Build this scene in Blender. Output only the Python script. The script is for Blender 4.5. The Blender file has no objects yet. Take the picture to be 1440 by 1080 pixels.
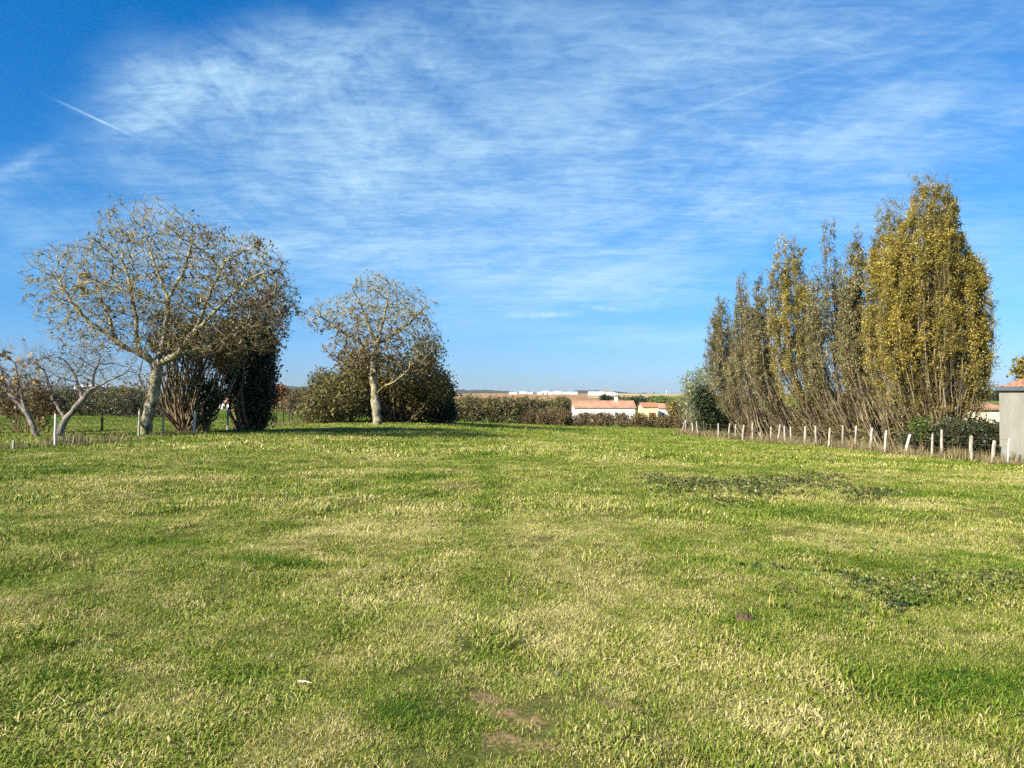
import bpy, math, random
import numpy as np
from mathutils import Vector, Matrix
rad = math.radians
scene = bpy.context.scene
COL = scene.collection

# ------------------------------------------------------------------ camera
F = 1060.0; W, H = 1440, 1080; HOR = 556.0; CAMZ = 1.6
PITCH = math.atan((HOR - 540) / F)
cam = bpy.data.cameras.new("camera"); camo = bpy.data.objects.new("camera", cam); COL.objects.link(camo)
cam.sensor_width = 36; cam.lens = F / W * 36; cam.clip_start = 0.05; cam.clip_end = 30000
camo.location = (0, 0, CAMZ); camo.rotation_euler = (math.pi / 2 + PITCH, 0, 0)
scene.camera = camo
scene.view_settings.view_transform = 'Standard'; scene.view_settings.look = 'None'
scene.view_settings.gamma = 1; scene.view_settings.exposure = 1.32
scene.cycles.max_bounces = 5; scene.cycles.diffuse_bounces = 3; scene.cycles.transparent_max_bounces = 4
scene.cycles.use_denoising = False; scene.cycles.transmission_bounces = 3; scene.cycles.glossy_bounces = 2; scene.cycles.volume_bounces = 0

SUN_AZ = rad(232)      # compass-like: direction the sun stands in, clockwise from +Y
SUN_EL = rad(31)
sdir = Vector((math.sin(SUN_AZ) * math.cos(SUN_EL), math.cos(SUN_AZ) * math.cos(SUN_EL), math.sin(SUN_EL)))
sl = bpy.data.lights.new("sun", 'SUN'); sl.energy = 5.0; sl.angle = rad(0.55); sl.color = (1, 0.93, 0.80)
slo = bpy.data.objects.new("sun", sl); COL.objects.link(slo); slo.rotation_euler = (-sdir).to_track_quat('-Z', 'Y').to_euler()

def at(px, row, d):
    """world point seen at a pixel of the photograph at depth d along +Y"""
    v = Matrix.Rotation(PITCH, 3, 'X') @ Vector(((px - 720) / F, 1, (540 - row) / F))
    return Vector((v.x / v.y * d, d, CAMZ + v.z / v.y * d))
def X(px, d): return (px - 720) / F * d
def Z(row, d): return at(720, row, d).z

# ------------------------------------------------------------------ node helper
class NT:
    def __init__(s, tree): s.t = tree; s.n = tree.nodes; s.l = tree.links
    def new(s, typ, **kw):
        n = s.n.new(typ)
        for k, v in kw.items(): setattr(n, k, v)
        return n
    def put(s, sock, v):
        if isinstance(v, bpy.types.NodeSocket): s.l.new(v, sock)
        elif v is not None: sock.default_value = v
    def math(s, op, a, b=None, c=None, clamp=False):
        n = s.new('ShaderNodeMath', operation=op, use_clamp=clamp)
        s.put(n.inputs[0], a)
        if b is not None: s.put(n.inputs[1], b)
        if c is not None: s.put(n.inputs[2], c)
        return n.outputs[0]
    def noise(s, vec, scale, detail=4, rough=0.55, dist=0.0):
        n = s.new('ShaderNodeTexNoise'); s.put(n.inputs['Vector'], vec)
        n.inputs['Scale'].default_value = scale; n.inputs['Detail'].default_value = detail
        n.inputs['Roughness'].default_value = rough; n.inputs['Distortion'].default_value = dist
        return n.outputs['Fac']
    def mix(s, f, a, b, blend='MIX'):
        n = s.new('ShaderNodeMix', data_type='RGBA', blend_type=blend)
        s.put(n.inputs['Factor'], f)
        s.put(n.inputs['A' if False else 6], a if isinstance(a, bpy.types.NodeSocket) else (*a, 1))
        s.put(n.inputs[7], b if isinstance(b, bpy.types.NodeSocket) else (*b, 1))
        return n.outputs[2]
    def maprange(s, v, a, b, c=0.0, d=1.0, smooth=True):
        n = s.new('ShaderNodeMapRange'); n.interpolation_type = 'SMOOTHSTEP' if smooth else 'LINEAR'
        s.put(n.inputs[0], v)
        for i, q in zip((1, 2, 3, 4), (a, b, c, d)): s.put(n.inputs[i], q)
        return n.outputs[0]
    def vmul(s, vec, v3):
        n = s.new('ShaderNodeVectorMath', operation='MULTIPLY'); s.put(n.inputs[0], vec); n.inputs[1].default_value = v3
        return n.outputs[0]
    def sep(s, vec):
        n = s.new('ShaderNodeSeparateXYZ'); s.put(n.inputs[0], vec); return n.outputs
    def comb(s, x, y, z):
        n = s.new('ShaderNodeCombineXYZ')
        for i, v in enumerate((x, y, z)): s.put(n.inputs[i], v)
        return n.outputs[0]
    def ramp(s, f, stops):
        n = s.new('ShaderNodeValToRGB'); s.put(n.inputs[0], f); e = n.color_ramp.elements
        while len(e) < len(stops): e.new(0.5)
        for el, (p, c) in zip(e, stops): el.position = p; el.color = (*c, 1)
        return n.outputs[0]

# ------------------------------------------------------------------ world: daylight sky with cirrus
wd = bpy.data.worlds.new("World"); scene.world = wd; wd.use_nodes = True
wt = wd.node_tree; wt.nodes.clear(); w = NT(wt)
sky = w.new('ShaderNodeTexSky', sky_type='NISHITA'); sky.sun_disc = False
sky.sun_elevation = SUN_EL; sky.sun_rotation = SUN_AZ; sky.altitude = 50; sky.air_density = 1.0; sky.dust_density = 0.3; sky.ozone_density = 2.5
tc = w.new('ShaderNodeTexCoord').outputs['Generated']
sx, sy, sz = w.sep(tc)[0:3]
yy = w.math('MAXIMUM', sy, 0.02)
a_ = w.math('DIVIDE', sx, yy); b_ = w.math('DIVIDE', sz, yy)
front = w.maprange(sy, 0.02, 0.3)
hs = w.new('ShaderNodeHueSaturation'); w.put(hs.inputs['Color'], sky.outputs[0]); hs.inputs['Saturation'].default_value = 1.22
low = w.maprange(sz, -0.02, 0.44, 0.0, 1.0, smooth=False)
tint = w.mix(low, (0.38, 0.65, 0.98), (0.09, 0.78, 1.16))
tint = w.mix(w.maprange(sz, 0.0, 0.16), (0.40, 0.60, 1.12), tint)
clear = w.mix(1.0, hs.outputs[0], tint, 'MULTIPLY')
# high cloud sheet: project the direction onto a plane far above
zz = w.math('ADD', w.math('MAXIMUM', sz, 0.0), 0.10)
pu = w.math('DIVIDE', sx, zz); pv = w.math('DIVIDE', sy, zz)
plane = w.comb(pu, pv, 0.0)
def rotvec(vec, ang, sc):
    n = w.new('ShaderNodeMapping'); w.put(n.inputs[0], vec); n.inputs['Rotation'].default_value = (0, 0, ang); n.inputs['Scale'].default_value = sc
    return n.outputs[0]
streak = w.noise(rotvec(plane, rad(-42), (0.75, 1.7, 1)), 1.6, 9, 0.62, 1.0)
streak2 = w.noise(rotvec(plane, rad(-25), (0.55, 2.2, 1)), 2.4, 8, 0.65, 0.8)
fine = w.noise(rotvec(plane, rad(-60), (1.3, 4.2, 1)), 4.0, 8, 0.7, 1.2)
broad = w.noise(plane, 0.75, 5, 0.55, 0.4)
def blob(px, row, sxp, syp, amp, ang=0.0):
    ca, sa = math.cos(ang), math.sin(ang)
    da = w.math('SUBTRACT', a_, (px - 720) / F); db = w.math('SUBTRACT', b_, (HOR - row) / F)
    u = w.math('ADD', w.math('MULTIPLY', da, ca), w.math('MULTIPLY', db, sa))
    v = w.math('SUBTRACT', w.math('MULTIPLY', db, ca), w.math('MULTIPLY', da, sa))
    u = w.math('MULTIPLY', u, F / sxp); v = w.math('MULTIPLY', v, F / syp)
    r = w.math('ADD', w.math('MULTIPLY', u, u), w.math('MULTIPLY', v, v))
    return w.math('MULTIPLY', w.math('EXPONENT', w.math('MULTIPLY', r, -1.0)), amp)
BLOBS = [(330, 105, 150, 62, 1.1, rad(16)), (190, 150, 60, 85, .55, 0), (560, 70, 180, 70, .65, rad(18)), (470, 220, 240, 95, .62, rad(12)),
         (800, 200, 330, 120, .72, rad(10)), (1150, 50, 330, 90, .80, rad(8)), (820, 10, 200, 50, .35, 0), (1330, 180, 300, 100, .75, rad(14)), (1250, 330, 300, 70, .5, 0), (330, 290, 250, 90, .35, 0), (980, 280, 330, 70, .85, rad(14)),
         (560, 340, 330, 80, .62, 0), (20, 250, 75, 30, .55, rad(25)), (20, 330, 120, 60, .35, 0), (880, 405, 190, 26, .80, 0), (930, 470, 200, 16, .75, 0), (560, 440, 260, 22, .35, 0), (700, 500, 420, 60, .22, 0), (1420, 420, 120, 120, .35, 0)]
m = None
for q in BLOBS:
    o = blob(*q); m = o if m is None else w.math('ADD', m, o)
m = w.math('MULTIPLY', m, front)
back = w.math('MULTIPLY', w.math('SUBTRACT', 1.0, front), 0.45)
m = w.math('MINIMUM', w.math('ADD', m, back), 1.05)
def rot3(ang, sc):
    n = w.new('ShaderNodeMapping'); n.vector_type = 'POINT'
    r = w.new('ShaderNodeVectorRotate'); r.rotation_type = 'Y_AXIS'; w.put(r.inputs['Vector'], tc); r.inputs['Angle'].default_value = ang
    w.put(n.inputs[0], r.outputs[0]); n.inputs['Scale'].default_value = sc; return n.outputs[0]
feather = w.noise(rot3(rad(-30), (7, 7, 15)), 1.2, 9, 0.66, 1.0)
feather2 = w.noise(rot3(rad(22), (3.5, 4, 8)), 1.3, 9, 0.68, 1.4)
feather3 = w.noise(rot3(rad(13), (2.2, 3, 9.5)), 1.2, 10, 0.66, 1.1)
upl = w.maprange(w.math('ADD', a_, w.math('MULTIPLY', b_, -0.8)), -0.9, 0.15, 1, 0.25)
fe = w.math('ADD', w.math('MULTIPLY', w.math('MULTIPLY_ADD', feather, .5, w.math('MULTIPLY', feather2, .55)), upl), w.math('MULTIPLY', w.math('MULTIPLY_ADD', feather3, .75, w.math('MULTIPLY', streak2, .25)), w.math('SUBTRACT', 1.0, upl)))
tex = w.math('ADD', w.math('MULTIPLY', streak, 0.25), w.math('MULTIPLY', fe, 0.80))
tex = w.math('ADD', tex, w.math('MULTIPLY', fine, 0.30))
tex = w.math('ADD', tex, w.math('MULTIPLY', broad, 0.30))      # mean about .75
tex = w.maprange(tex, 0.68, 1.04, 0.0, 1.0)
cl = w.math('MULTIPLY', m, w.math('ADD', w.math('MULTIPLY', tex, 0.85), 0.23))
cl = w.maprange(cl, 0.02, 1.05, 0.0, 0.86, smooth=False)
# small lens clouds low in the middle and the vapour trail
nz = w.noise(tc, 60, 4, 0.6)
def wisp(px, row, sxp, syp, amp, ang=0):
    return w.math('MULTIPLY', blob(px, row, sxp, syp, amp, ang), w.maprange(nz, 0.3, 0.65, 0.35, 1.0))
for q in [(760, 442, 45, 4.0, .75, rad(1)), (850, 433, 28, 3.0, .5, rad(-6)), (905, 428, 60, 9, .22, 0), (130, 164, 48, 1.6, .60, rad(-25)), (15, 235, 55, 9, .35, rad(30))]:
    cl = w.math('ADD', cl, wisp(*q))
cl = w.math('MINIMUM', cl, 0.9)
cloudcol = (3.85, 5.7, 7.1)
final = w.mix(cl, clear, cloudcol)
bg = w.new('ShaderNodeBackground'); bg.inputs['Strength'].default_value = 0.061; w.put(bg.inputs['Color'], final)
wo = w.new('ShaderNodeOutputWorld'); w.l.new(bg.outputs[0], wo.inputs[0])

# ------------------------------------------------------------------ tagging and mesh helpers
def tag(o, label=None, cat=None, group=None, kind=None):
    if label: o['label'] = label
    if cat: o['category'] = cat
    if group: o['group'] = group
    if kind: o['kind'] = kind
    return o
def empty(name, loc, label, cat, group=None):
    o = bpy.data.objects.new(name, None); COL.objects.link(o); o.location = loc; o.empty_display_size = 0.3
    return tag(o, label, cat, group)
def mesh_np(name, V, faces, mat, parent=None, tint=None, smooth=False, mats=None, matidx=None):
    """V (n,3) world coordinates; faces = list of (m,k) int arrays. Parented meshes are stored relative to the parent."""
    V = np.asarray(V, dtype=np.float64)
    if parent is not None: V = V - np.array(parent.location)
    me = bpy.data.meshes.new(name); me.vertices.add(len(V)); me.vertices.foreach_set('co', V.astype(np.float32).ravel())
    loops = np.concatenate([f.ravel() for f in faces]); cnt = np.concatenate([np.full(len(f), f.shape[1]) for f in faces])
    starts = np.concatenate([[0], np.cumsum(cnt)[:-1]])
    me.loops.add(len(loops)); me.loops.foreach_set('vertex_index', loops.astype(np.int32))
    me.polygons.add(len(cnt)); me.polygons.foreach_set('loop_start', starts.astype(np.int32)); me.polygons.foreach_set('loop_total', cnt.astype(np.int32))
    if smooth: me.polygons.foreach_set('use_smooth', np.ones(len(cnt), dtype=bool))
    for mm in (mats or [mat]): me.materials.append(mm)
    if matidx is not None: me.polygons.foreach_set('material_index', np.asarray(matidx, dtype=np.int32))
    if tint is not None:
        a = me.attributes.new('tint', 'FLOAT', 'POINT'); a.data.foreach_set('value', np.asarray(tint, dtype=np.float32))
    me.update(calc_edges=True)
    o = bpy.data.objects.new(name, me); COL.objects.link(o)
    if parent is not None: o.parent = parent
    return o

class MB:
    """collects boxes and prisms into one mesh"""
    def __init__(s): s.v = []; s.f = []
    def box(s, x0, x1, y0, y1, z0, z1):
        b = len(s.v); s.v += [(x, y, z) for z in (z0, z1) for (x, y) in ((x0, y0), (x1, y0), (x1, y1), (x0, y1))]
        s.f += [tuple(b + i for i in q) for q in ((3, 2, 1, 0), (4, 5, 6, 7), (0, 1, 5, 4), (1, 2, 6, 5), (2, 3, 7, 6), (3, 0, 4, 7))]; return s
    def poly(s, pts):
        b = len(s.v); s.v += [tuple(p) for p in pts]; s.f.append(tuple(range(b, b + len(pts)))); return s
    def prism(s, prof, y0, y1, axis='y'):
        """closed profile of (a, z) extruded along y (axis y) or x (axis x)"""
        n = len(prof); b = len(s.v)
        for t in (y0, y1):
            s.v += [((a, t, z) if axis == 'y' else (t, a, z)) for a, z in prof]
        s.f.append(tuple(b + i for i in range(n))); s.f.append(tuple(b + n + i for i in reversed(range(n))))
        for i in range(n): j = (i + 1) % n; s.f.append((b + i, b + n + i, b + n + j, b + j))
        return s
    def build(s, name, mat, parent=None, rot=0.0, pivot=None, bevel=0):
        V = np.array(s.v, dtype=float)
        if pivot is not None:
            c, q = math.cos(rot), math.sin(rot)
            V = np.stack([V[:, 0] * c - V[:, 1] * q + pivot[0], V[:, 0] * q + V[:, 1] * c + pivot[1], V[:, 2] + pivot[2]], 1)
        if parent is not None: V = V - np.array(parent.location)
        me = bpy.data.meshes.new(name); me.from_pydata(V.tolist(), [], s.f); me.materials.append(mat); me.update()
        import bmesh
        bm = bmesh.new(); bm.from_mesh(me); bmesh.ops.recalc_face_normals(bm, faces=bm.faces)
        if bevel: bmesh.ops.bevel(bm, geom=bm.edges[:], offset=bevel, segments=1, affect='EDGES')
        bm.to_mesh(me); bm.free()
        o = bpy.data.objects.new(name, me); COL.objects.link(o)
        if parent is not None: o.parent = parent
        return o

def norm(v): return v / np.maximum(np.linalg.norm(v, axis=-1, keepdims=True), 1e-9)
def frame(T):
    ref = np.tile(np.array([0.93, 0.28, 0.24]), (len(T), 1)); bad = np.abs((T * norm(ref)).sum(1)) > .96
    ref[bad] = (0.1, 0.97, 0.2)
    A = norm(np.cross(T, ref)); B = np.cross(T, A); return A, B
def tube_arrays(P0, P1, R0, R1, T0, T1, k):
    n = len(P0); ang = np.arange(k) / k * 2 * np.pi; c, s = np.cos(ang), np.sin(ang)
    out = []
    for P, R, T in ((P0, R0, T0), (P1, R1, T1)):
        A, B = frame(norm(T))
        out.append(P[:, None] + R[:, None, None] * (A[:, None] * c[None, :, None] + B[:, None] * s[None, :, None]))
    V = np.stack(out, 1).reshape(-1, 3)
    b = (np.arange(n) * 2 * k)[:, None, None]; i = np.arange(k)[None, :]; j = (i + 1) % k
    q = np.stack([i, j, j + k, i + k], -1) + b
    return V, q.reshape(-1, 4)
def polytubes(paths, radii, k):
    """paths (n,m,3), radii (n,m) -> connected tubes"""
    n, m_, _ = paths.shape
    T = np.gradient(paths, axis=1); T = norm(T)
    A, B = frame(T.reshape(-1, 3)); A = A.reshape(n, m_, 3); B = B.reshape(n, m_, 3)
    ang = np.arange(k) / k * 2 * np.pi; c, s = np.cos(ang)[None, None, :, None], np.sin(ang)[None, None, :, None]
    V = paths[:, :, None] + radii[:, :, None, None] * (A[:, :, None] * c + B[:, :, None] * s)
    base = (np.arange(n) * m_ * k)[:, None, None, None]; lvl = (np.arange(m_ - 1) * k)[None, :, None, None]
    i = np.arange(k); j = (i + 1) % k
    q = np.stack([i, j, j + k, i + k], -1)[None, None] + base + lvl
    return V.reshape(-1, 3), q.reshape(-1, 4)
def join(parts):
    Vs, Fs, off = [], [], 0
    for V, Fq in parts: Vs.append(V); Fs.append(Fq + off); off += len(V)
    return np.concatenate(Vs), np.concatenate(Fs)
def leaves(C, size, rng, up=0.4, long=1.5, tint=None, fold=0.0):
    """leaf-sized pointed quads at centres C"""
    n = len(C); size = np.broadcast_to(size, (n,)) * rng.uniform(.65, 1.3, n)
    N = norm(rng.normal(size=(n, 3)) + np.array([0, 0, up])); U = norm(np.cross(N, rng.normal(size=(n, 3)))); V_ = np.cross(N, U)
    U = U * (size * long * .5)[:, None]; V_ = V_ * (size * .5)[:, None]
    V = np.stack([C - U, C + V_ - U * .1, C + U, C - V_ - U * .1], 1).reshape(-1, 3)
    Fq = np.arange(n * 4).reshape(-1, 4)
    t = rng.uniform(0, 1, n) if tint is None else tint
    return V, Fq, np.repeat(t, 4)

# vectorised smooth noise (sum of random waves)
def waves(seed, n, wl0, wl1):
    r = np.random.default_rng(seed); th = r.uniform(0, 2 * np.pi, n); k = 2 * np.pi / np.exp(r.uniform(np.log(wl0), np.log(wl1), n)); ph = r.uniform(0, 2 * np.pi, n)
    def f(x, y):
        x = np.asarray(x, float); y = np.asarray(y, float); o = np.zeros(np.broadcast(x, y).shape)
        for t, kk, p in zip(th, k, ph): o = o + np.sin(kk * (x * math.cos(t) + y * math.sin(t)) + p)
        return o / math.sqrt(n / 2)
    return f

# ------------------------------------------------------------------ materials
def new_mat(name):
    mt = bpy.data.materials.new(name); mt.use_nodes = True; mt.node_tree.nodes.clear(); return mt, NT(mt.node_tree)
def surf(mt, n, col, rough=0.9, spec=0.2, bump=None, bdist=0.02, bstr=0.6):
    p = n.new('ShaderNodeBsdfPrincipled'); n.put(p.inputs['Base Color'], col if isinstance(col, bpy.types.NodeSocket) else (*col, 1))
    n.put(p.inputs['Roughness'], rough); p.inputs['Specular IOR Level'].default_value = spec
    if bump is not None:
        b = n.new('ShaderNodeBump'); b.inputs['Distance'].default_value = bdist; b.inputs['Strength'].default_value = bstr
        n.put(b.inputs['Height'], bump); n.l.new(b.outputs[0], p.inputs['Normal'])
    o = n.new('ShaderNodeOutputMaterial'); n.l.new(p.outputs[0], o.inputs[0]); return mt
def leaf_mat(name, stops, trans=0.35, gloss=0.5):
    mt, n = new_mat(name)
    at_ = n.new('ShaderNodeAttribute', attribute_name='tint'); col = n.ramp(at_.outputs['Fac'], stops)
    pos = n.new('ShaderNodeNewGeometry').outputs['Position']
    big = n.noise(pos, 0.9, 2); col = n.mix(1.0, col, n.mix(big, (.72, .72, .72), (1.28, 1.28, 1.28)), 'MULTIPLY')
    p = n.new('ShaderNodeBsdfPrincipled'); n.put(p.inputs['Base Color'], col); p.inputs['Roughness'].default_value = gloss; p.inputs['Specular IOR Level'].default_value = .3
    tr = n.new('ShaderNodeBsdfTranslucent'); n.put(tr.inputs[0], col)
    ms = n.new('ShaderNodeMixShader'); ms.inputs[0].default_value = trans; n.l.new(p.outputs[0], ms.inputs[1]); n.l.new(tr.outputs[0], ms.inputs[2])
    o = n.new('ShaderNodeOutputMaterial'); n.l.new(ms.outputs[0], o.inputs[0]); return mt
def bark_mat(name, c0, c1, scale=6, lichen=None):
    mt, n = new_mat(name); pos = n.new('ShaderNodeNewGeometry').outputs['Position']
    v = n.vmul(pos, (1, 1, .35)); f = n.noise(v, scale, 6, .65, .5); col = n.ramp(f, [(.41, c0), (.58, c1)])
    if lichen: col = n.mix(n.maprange(n.noise(pos, scale * .7, 4, .6), .48, .62), col, lichen)
    return surf(mt, n, col, .95, .1, n.noise(v, scale * 3, 5, .7), .03, .8)

def field_factor(n, pos):
    """0 = lush green, 1 = bleached straw, by place in the meadow"""
    big = n.noise(pos, 0.22, 3, .55, .6); mid = n.noise(pos, 0.85, 4, .6, .8); small = n.noise(pos, 3.2, 3, .6)
    f = n.math('ADD', n.math('MULTIPLY', big, .85), n.math('ADD', n.math('MULTIPLY', mid, .85), n.math('MULTIPLY', small, .45)))
    f = n.math('MULTIPLY_ADD', n.math('SUBTRACT', f, 1.075), 1.7, .565)
    x, y, z = n.sep(pos)[0:3]
    def g(cx, cy, rx, ry, amp):
        u = n.math('DIVIDE', n.math('SUBTRACT', x, cx), rx); v = n.math('DIVIDE', n.math('SUBTRACT', y, cy), ry)
        r = n.math('ADD', n.math('MULTIPLY', u, u), n.math('MULTIPLY', v, v))
        return n.math('MULTIPLY', n.math('EXPONENT', n.math('MULTIPLY', r, -1)), amp)
    for q in FIELD_SPOTS: f = n.math('ADD', f, g(*q))
    tk = n.math('DIVIDE', n.math('MULTIPLY_ADD', y, .028, x), .30); f = n.math('ADD', f, n.math('MULTIPLY', n.math('EXPONENT', n.math('MULTIPLY', n.math('MULTIPLY', tk, tk), -1)), -.13))
    far = n.maprange(y, 22, 85, 0, -.28); f = n.math('ADD', f, far)
    lft = n.maprange(n.math('SUBTRACT', n.math('MULTIPLY', x, -1), 11), 0, 7, 0, -.15); f = n.math('ADD', f, lft)
    return f
def gp(px, row):
    """approximate meadow point under a pixel"""
    d = 10.0
    for _ in range(30): d = (CAMZ - gz0(X(px, d), d)) * F / (row - HOR)
    return X(px, d), d

# ------------------------------------------------------------------ terrain
CP = [(0, 0, 0), (0, 6, -.05), (-5, 6, .02), (5, 6, -.14), (0, 15, -.28), (-10, 15, -.02), (10, 15, -.55), (0, -10, 0), (-12, -8, .1), (12, -8, -.2),
      (-16.35, 27, -.26), (-17.4, 36, -.30), (-16.3, 38, -.28), (-14.9, 44, -.38), (-16.2, 56, -.55), (-9.6, 54, -.48), (-8, 62, -.6),
      (X(640, 85), 85, Z(594.5, 85)), (X(800, 90), 90, Z(600, 90)), (X(950, 88), 88, Z(603, 88)), (14.4, 64, -1.72), (16.3, 50, -1.5), (17.7, 40, -1.24), (19.1, 30, -1.12), (22, 28, -1.15),
      (0, 30, -.66), (2, 50, -1.08), (0, 70, -1.28), (-30, 40, -.45), (-49, 72, -.40), (-42, 72, -.40), (-40, 100, -.5), (35, 30, -1.3), (40, 60, -1.9), (60, 100, -3), (-30, 10, .2), (30, 10, -1.0),
      (X(850, 150), 150, -3.8), (X(300, 160), 160, -1.0), (X(950, 170), 170, -4), (X(640, 150), 150, -2.8), (-100, 100, -.6), (100, 150, -3.6), (-120, 200, -.8), (150, 200, -3.4), (10, 200, -3.9), (-60, -30, .4), (60, -30, -1.5)]
CP = np.array(CP); _xy = CP[:, :2] / 40.0
def _U(r2): return np.where(r2 > 1e-12, r2 * np.log(np.maximum(r2, 1e-12)), 0) * .5
_n = len(CP); _K = _U(((_xy[:, None] - _xy[None]) ** 2).sum(-1)) + np.eye(_n) * 0.02
_P = np.hstack([np.ones((_n, 1)), _xy]); _A = np.block([[_K, _P], [_P.T, np.zeros((3, 3))]])
_sol = np.linalg.solve(_A, np.concatenate([CP[:, 2], np.zeros(3)]))
def tps(x, y):
    q = np.stack([np.asarray(x, float).ravel(), np.asarray(y, float).ravel()], 1) / 40.0; out = np.zeros(len(q))
    for i in range(0, len(q), 20000):
        s = q[i:i + 20000]; out[i:i + 20000] = _U(((s[:, None] - _xy[None]) ** 2).sum(-1)) @ _sol[:_n] + _sol[_n] + s @ _sol[_n + 1:]
    return out.reshape(np.shape(x))
def gz0(x, y): return float(tps(np.array([x]), np.array([y]))[0])
def sstep(t): t = np.clip(t, 0, 1); return t * t * (3 - 2 * t)
PROF = np.array([(0, -2.5), (200, -3.6), (300, -2.6), (420, -1.2), (560, .2), (900, 3.0), (1250, 3.6), (2000, 0), (3500, -6), (12000, -10)])
lump = waves(3, 14, 1.1, 5.0); micro = waves(4, 14, .28, .9); roll = waves(5, 8, 90, 400)
def terrain(x, y):
    r = np.hypot(x, y); near = tps(np.clip(x, -150, 150), np.clip(y, -60, 210))
    far = np.interp(np.maximum(y, r * .6), PROF[:, 0], PROF[:, 1]) + roll(x, y) * np.clip((r - 250) / 900, 0, .6)
    z = near + (far - near) * sstep((r - 130) / 230)
    fade = np.clip(1 - r / 110, 0, 1)
    return z + (lump(x, y) * .028 + micro(x, y) * .006) * fade
def axis(n, L, s0): t = np.linspace(-1, 1, n); k = math.asinh(L / s0 * 1.0); return np.sinh(t * k) * s0
gx = axis(521, 9000, 5.0)
ty = np.linspace(0, 1, 620); gy = -60 + (np.sinh(ty * math.asinh(9100 / 16)) * 16)
# finer rows where the camera stands
gy = np.unique(np.concatenate([gy[gy < -6], np.linspace(-6, 1.5, 20), 1.5 + np.sinh(np.linspace(0, 1, 520) * math.asinh(9000 / 9)) * 9]))
GX, GY = np.meshgrid(gx, gy); GZ = terrain(GX, GY)
def gz(x, y):
    x = np.asarray(x, float); y = np.asarray(y, float)
    i = np.clip(np.searchsorted(gx, x) - 1, 0, len(gx) - 2); j = np.clip(np.searchsorted(gy, y) - 1, 0, len(gy) - 2)
    u = (x - gx[i]) / (gx[i + 1] - gx[i]); v = (y - gy[j]) / (gy[j + 1] - gy[j])
    return GZ[j, i] * (1 - u) * (1 - v) + GZ[j, i + 1] * u * (1 - v) + GZ[j + 1, i] * (1 - u) * v + GZ[j + 1, i + 1] * u * v
def G(x, y): return float(gz(x, y))

def spot(px, row, rx, ry, amp): x, y = gp(px, row); return (x, y, rx, ry, amp)
FIELD_SPOTS = [spot(395, 793, .7, .28, -.6), spot(215, 762, .6, .25, -.5), spot(1370, 960, .7, .35, -.40), spot(690, 900, .14, .35, -.35), spot(620, 672, 1.2, .8, -.5),
               spot(470, 690, 1.6, .9, -.35), spot(1230, 720, 2.2, .8, -.3), spot(560, 1010, .35, .25, -.35), spot(100, 660, 3, 2, -.35), spot(1100, 870, .6, .25, -.35),
               spot(800, 850, 1.2, 2.2, .20), spot(560, 730, 2.2, 2.2, .20), spot(690, 700, .35, 6, -.18), spot(1000, 940, .5, .5, .2), spot(640, 880, .5, .4, .12), spot(1000, 740, 3, 1.2, .12)]
SOIL_SPOTS = [spot(690, 985, .10, .09, 1), spot(705, 1010, .10, .05, 1), spot(865, 998, .16, .05, 1), spot(770, 935, .07, .07, .8), spot(700, 1045, .10, .08, .8), spot(955, 1003, .08, .04, .9), spot(1046, 878, .10, .06, 1), spot(745, 1025, .08, .08, .7), spot(770, 1060, .15, .06, .7)]
# bare soil factor
def soil_factor(n, pos):
    x, y, z = n.sep(pos)[0:3]; s = None
    for cx, cy, rx, ry, amp in SOIL_SPOTS:
        u = n.math('DIVIDE', n.math('SUBTRACT', x, cx), rx); v = n.math('DIVIDE', n.math('SUBTRACT', y, cy), ry)
        r = n.math('ADD', n.math('MULTIPLY', u, u), n.math('MULTIPLY', v, v)); e = n.math('MULTIPLY', n.math('EXPONENT', n.math('MULTIPLY', r, -1)), amp)
        s = e if s is None else n.math('MAXIMUM', s, e)
    return s

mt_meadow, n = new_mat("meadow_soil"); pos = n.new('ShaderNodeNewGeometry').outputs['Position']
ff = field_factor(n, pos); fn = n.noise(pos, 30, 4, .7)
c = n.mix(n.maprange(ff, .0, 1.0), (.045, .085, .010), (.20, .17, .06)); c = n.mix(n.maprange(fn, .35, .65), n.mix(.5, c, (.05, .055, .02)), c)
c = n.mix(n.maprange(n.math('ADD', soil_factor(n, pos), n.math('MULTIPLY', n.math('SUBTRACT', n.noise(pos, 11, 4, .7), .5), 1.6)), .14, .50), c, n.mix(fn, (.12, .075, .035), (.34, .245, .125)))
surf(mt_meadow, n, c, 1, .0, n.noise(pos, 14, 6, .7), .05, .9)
mt_far, n = new_mat("far_pasture"); pos = n.new('ShaderNodeNewGeometry').outputs['Position']
c = n.mix(n.maprange(n.noise(pos, .02, 4), .4, .6), (.11, .15, .035), (.17, .17, .05)); c = n.mix(.5, c, n.mix(n.noise(pos, 1.2, 5, .7), (.05, .07, .02), (.20, .21, .07))); surf(mt_far, n, c, 1, 0)
mt_plough, n = new_mat("ploughed_earth"); pos = n.new('ShaderNodeNewGeometry').outputs['Position']
c = n.mix(n.maprange(n.noise(pos, .03, 5, .6), .35, .65), (.26, .155, .085), (.36, .24, .14)); surf(mt_plough, n, c, 1, 0, n.noise(pos, 1, 4), .3)
mt_stub, n = new_mat("stubble_field"); pos = n.new('ShaderNodeNewGeometry').outputs['Position']
surf(mt_stub, n, n.mix(n.noise(pos, .05, 4), (.36, .27, .14), (.48, .39, .22)), 1, 0)
mt_wood, n = new_mat("far_woodland"); pos = n.new('ShaderNodeNewGeometry').outputs['Position']
surf(mt_wood, n, n.mix(n.noise(pos, .02, 6, .75), (.030, .042, .022), (.085, .085, .045)), 1, 0, n.noise(pos, .05, 6, .8), 20, 1)

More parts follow.
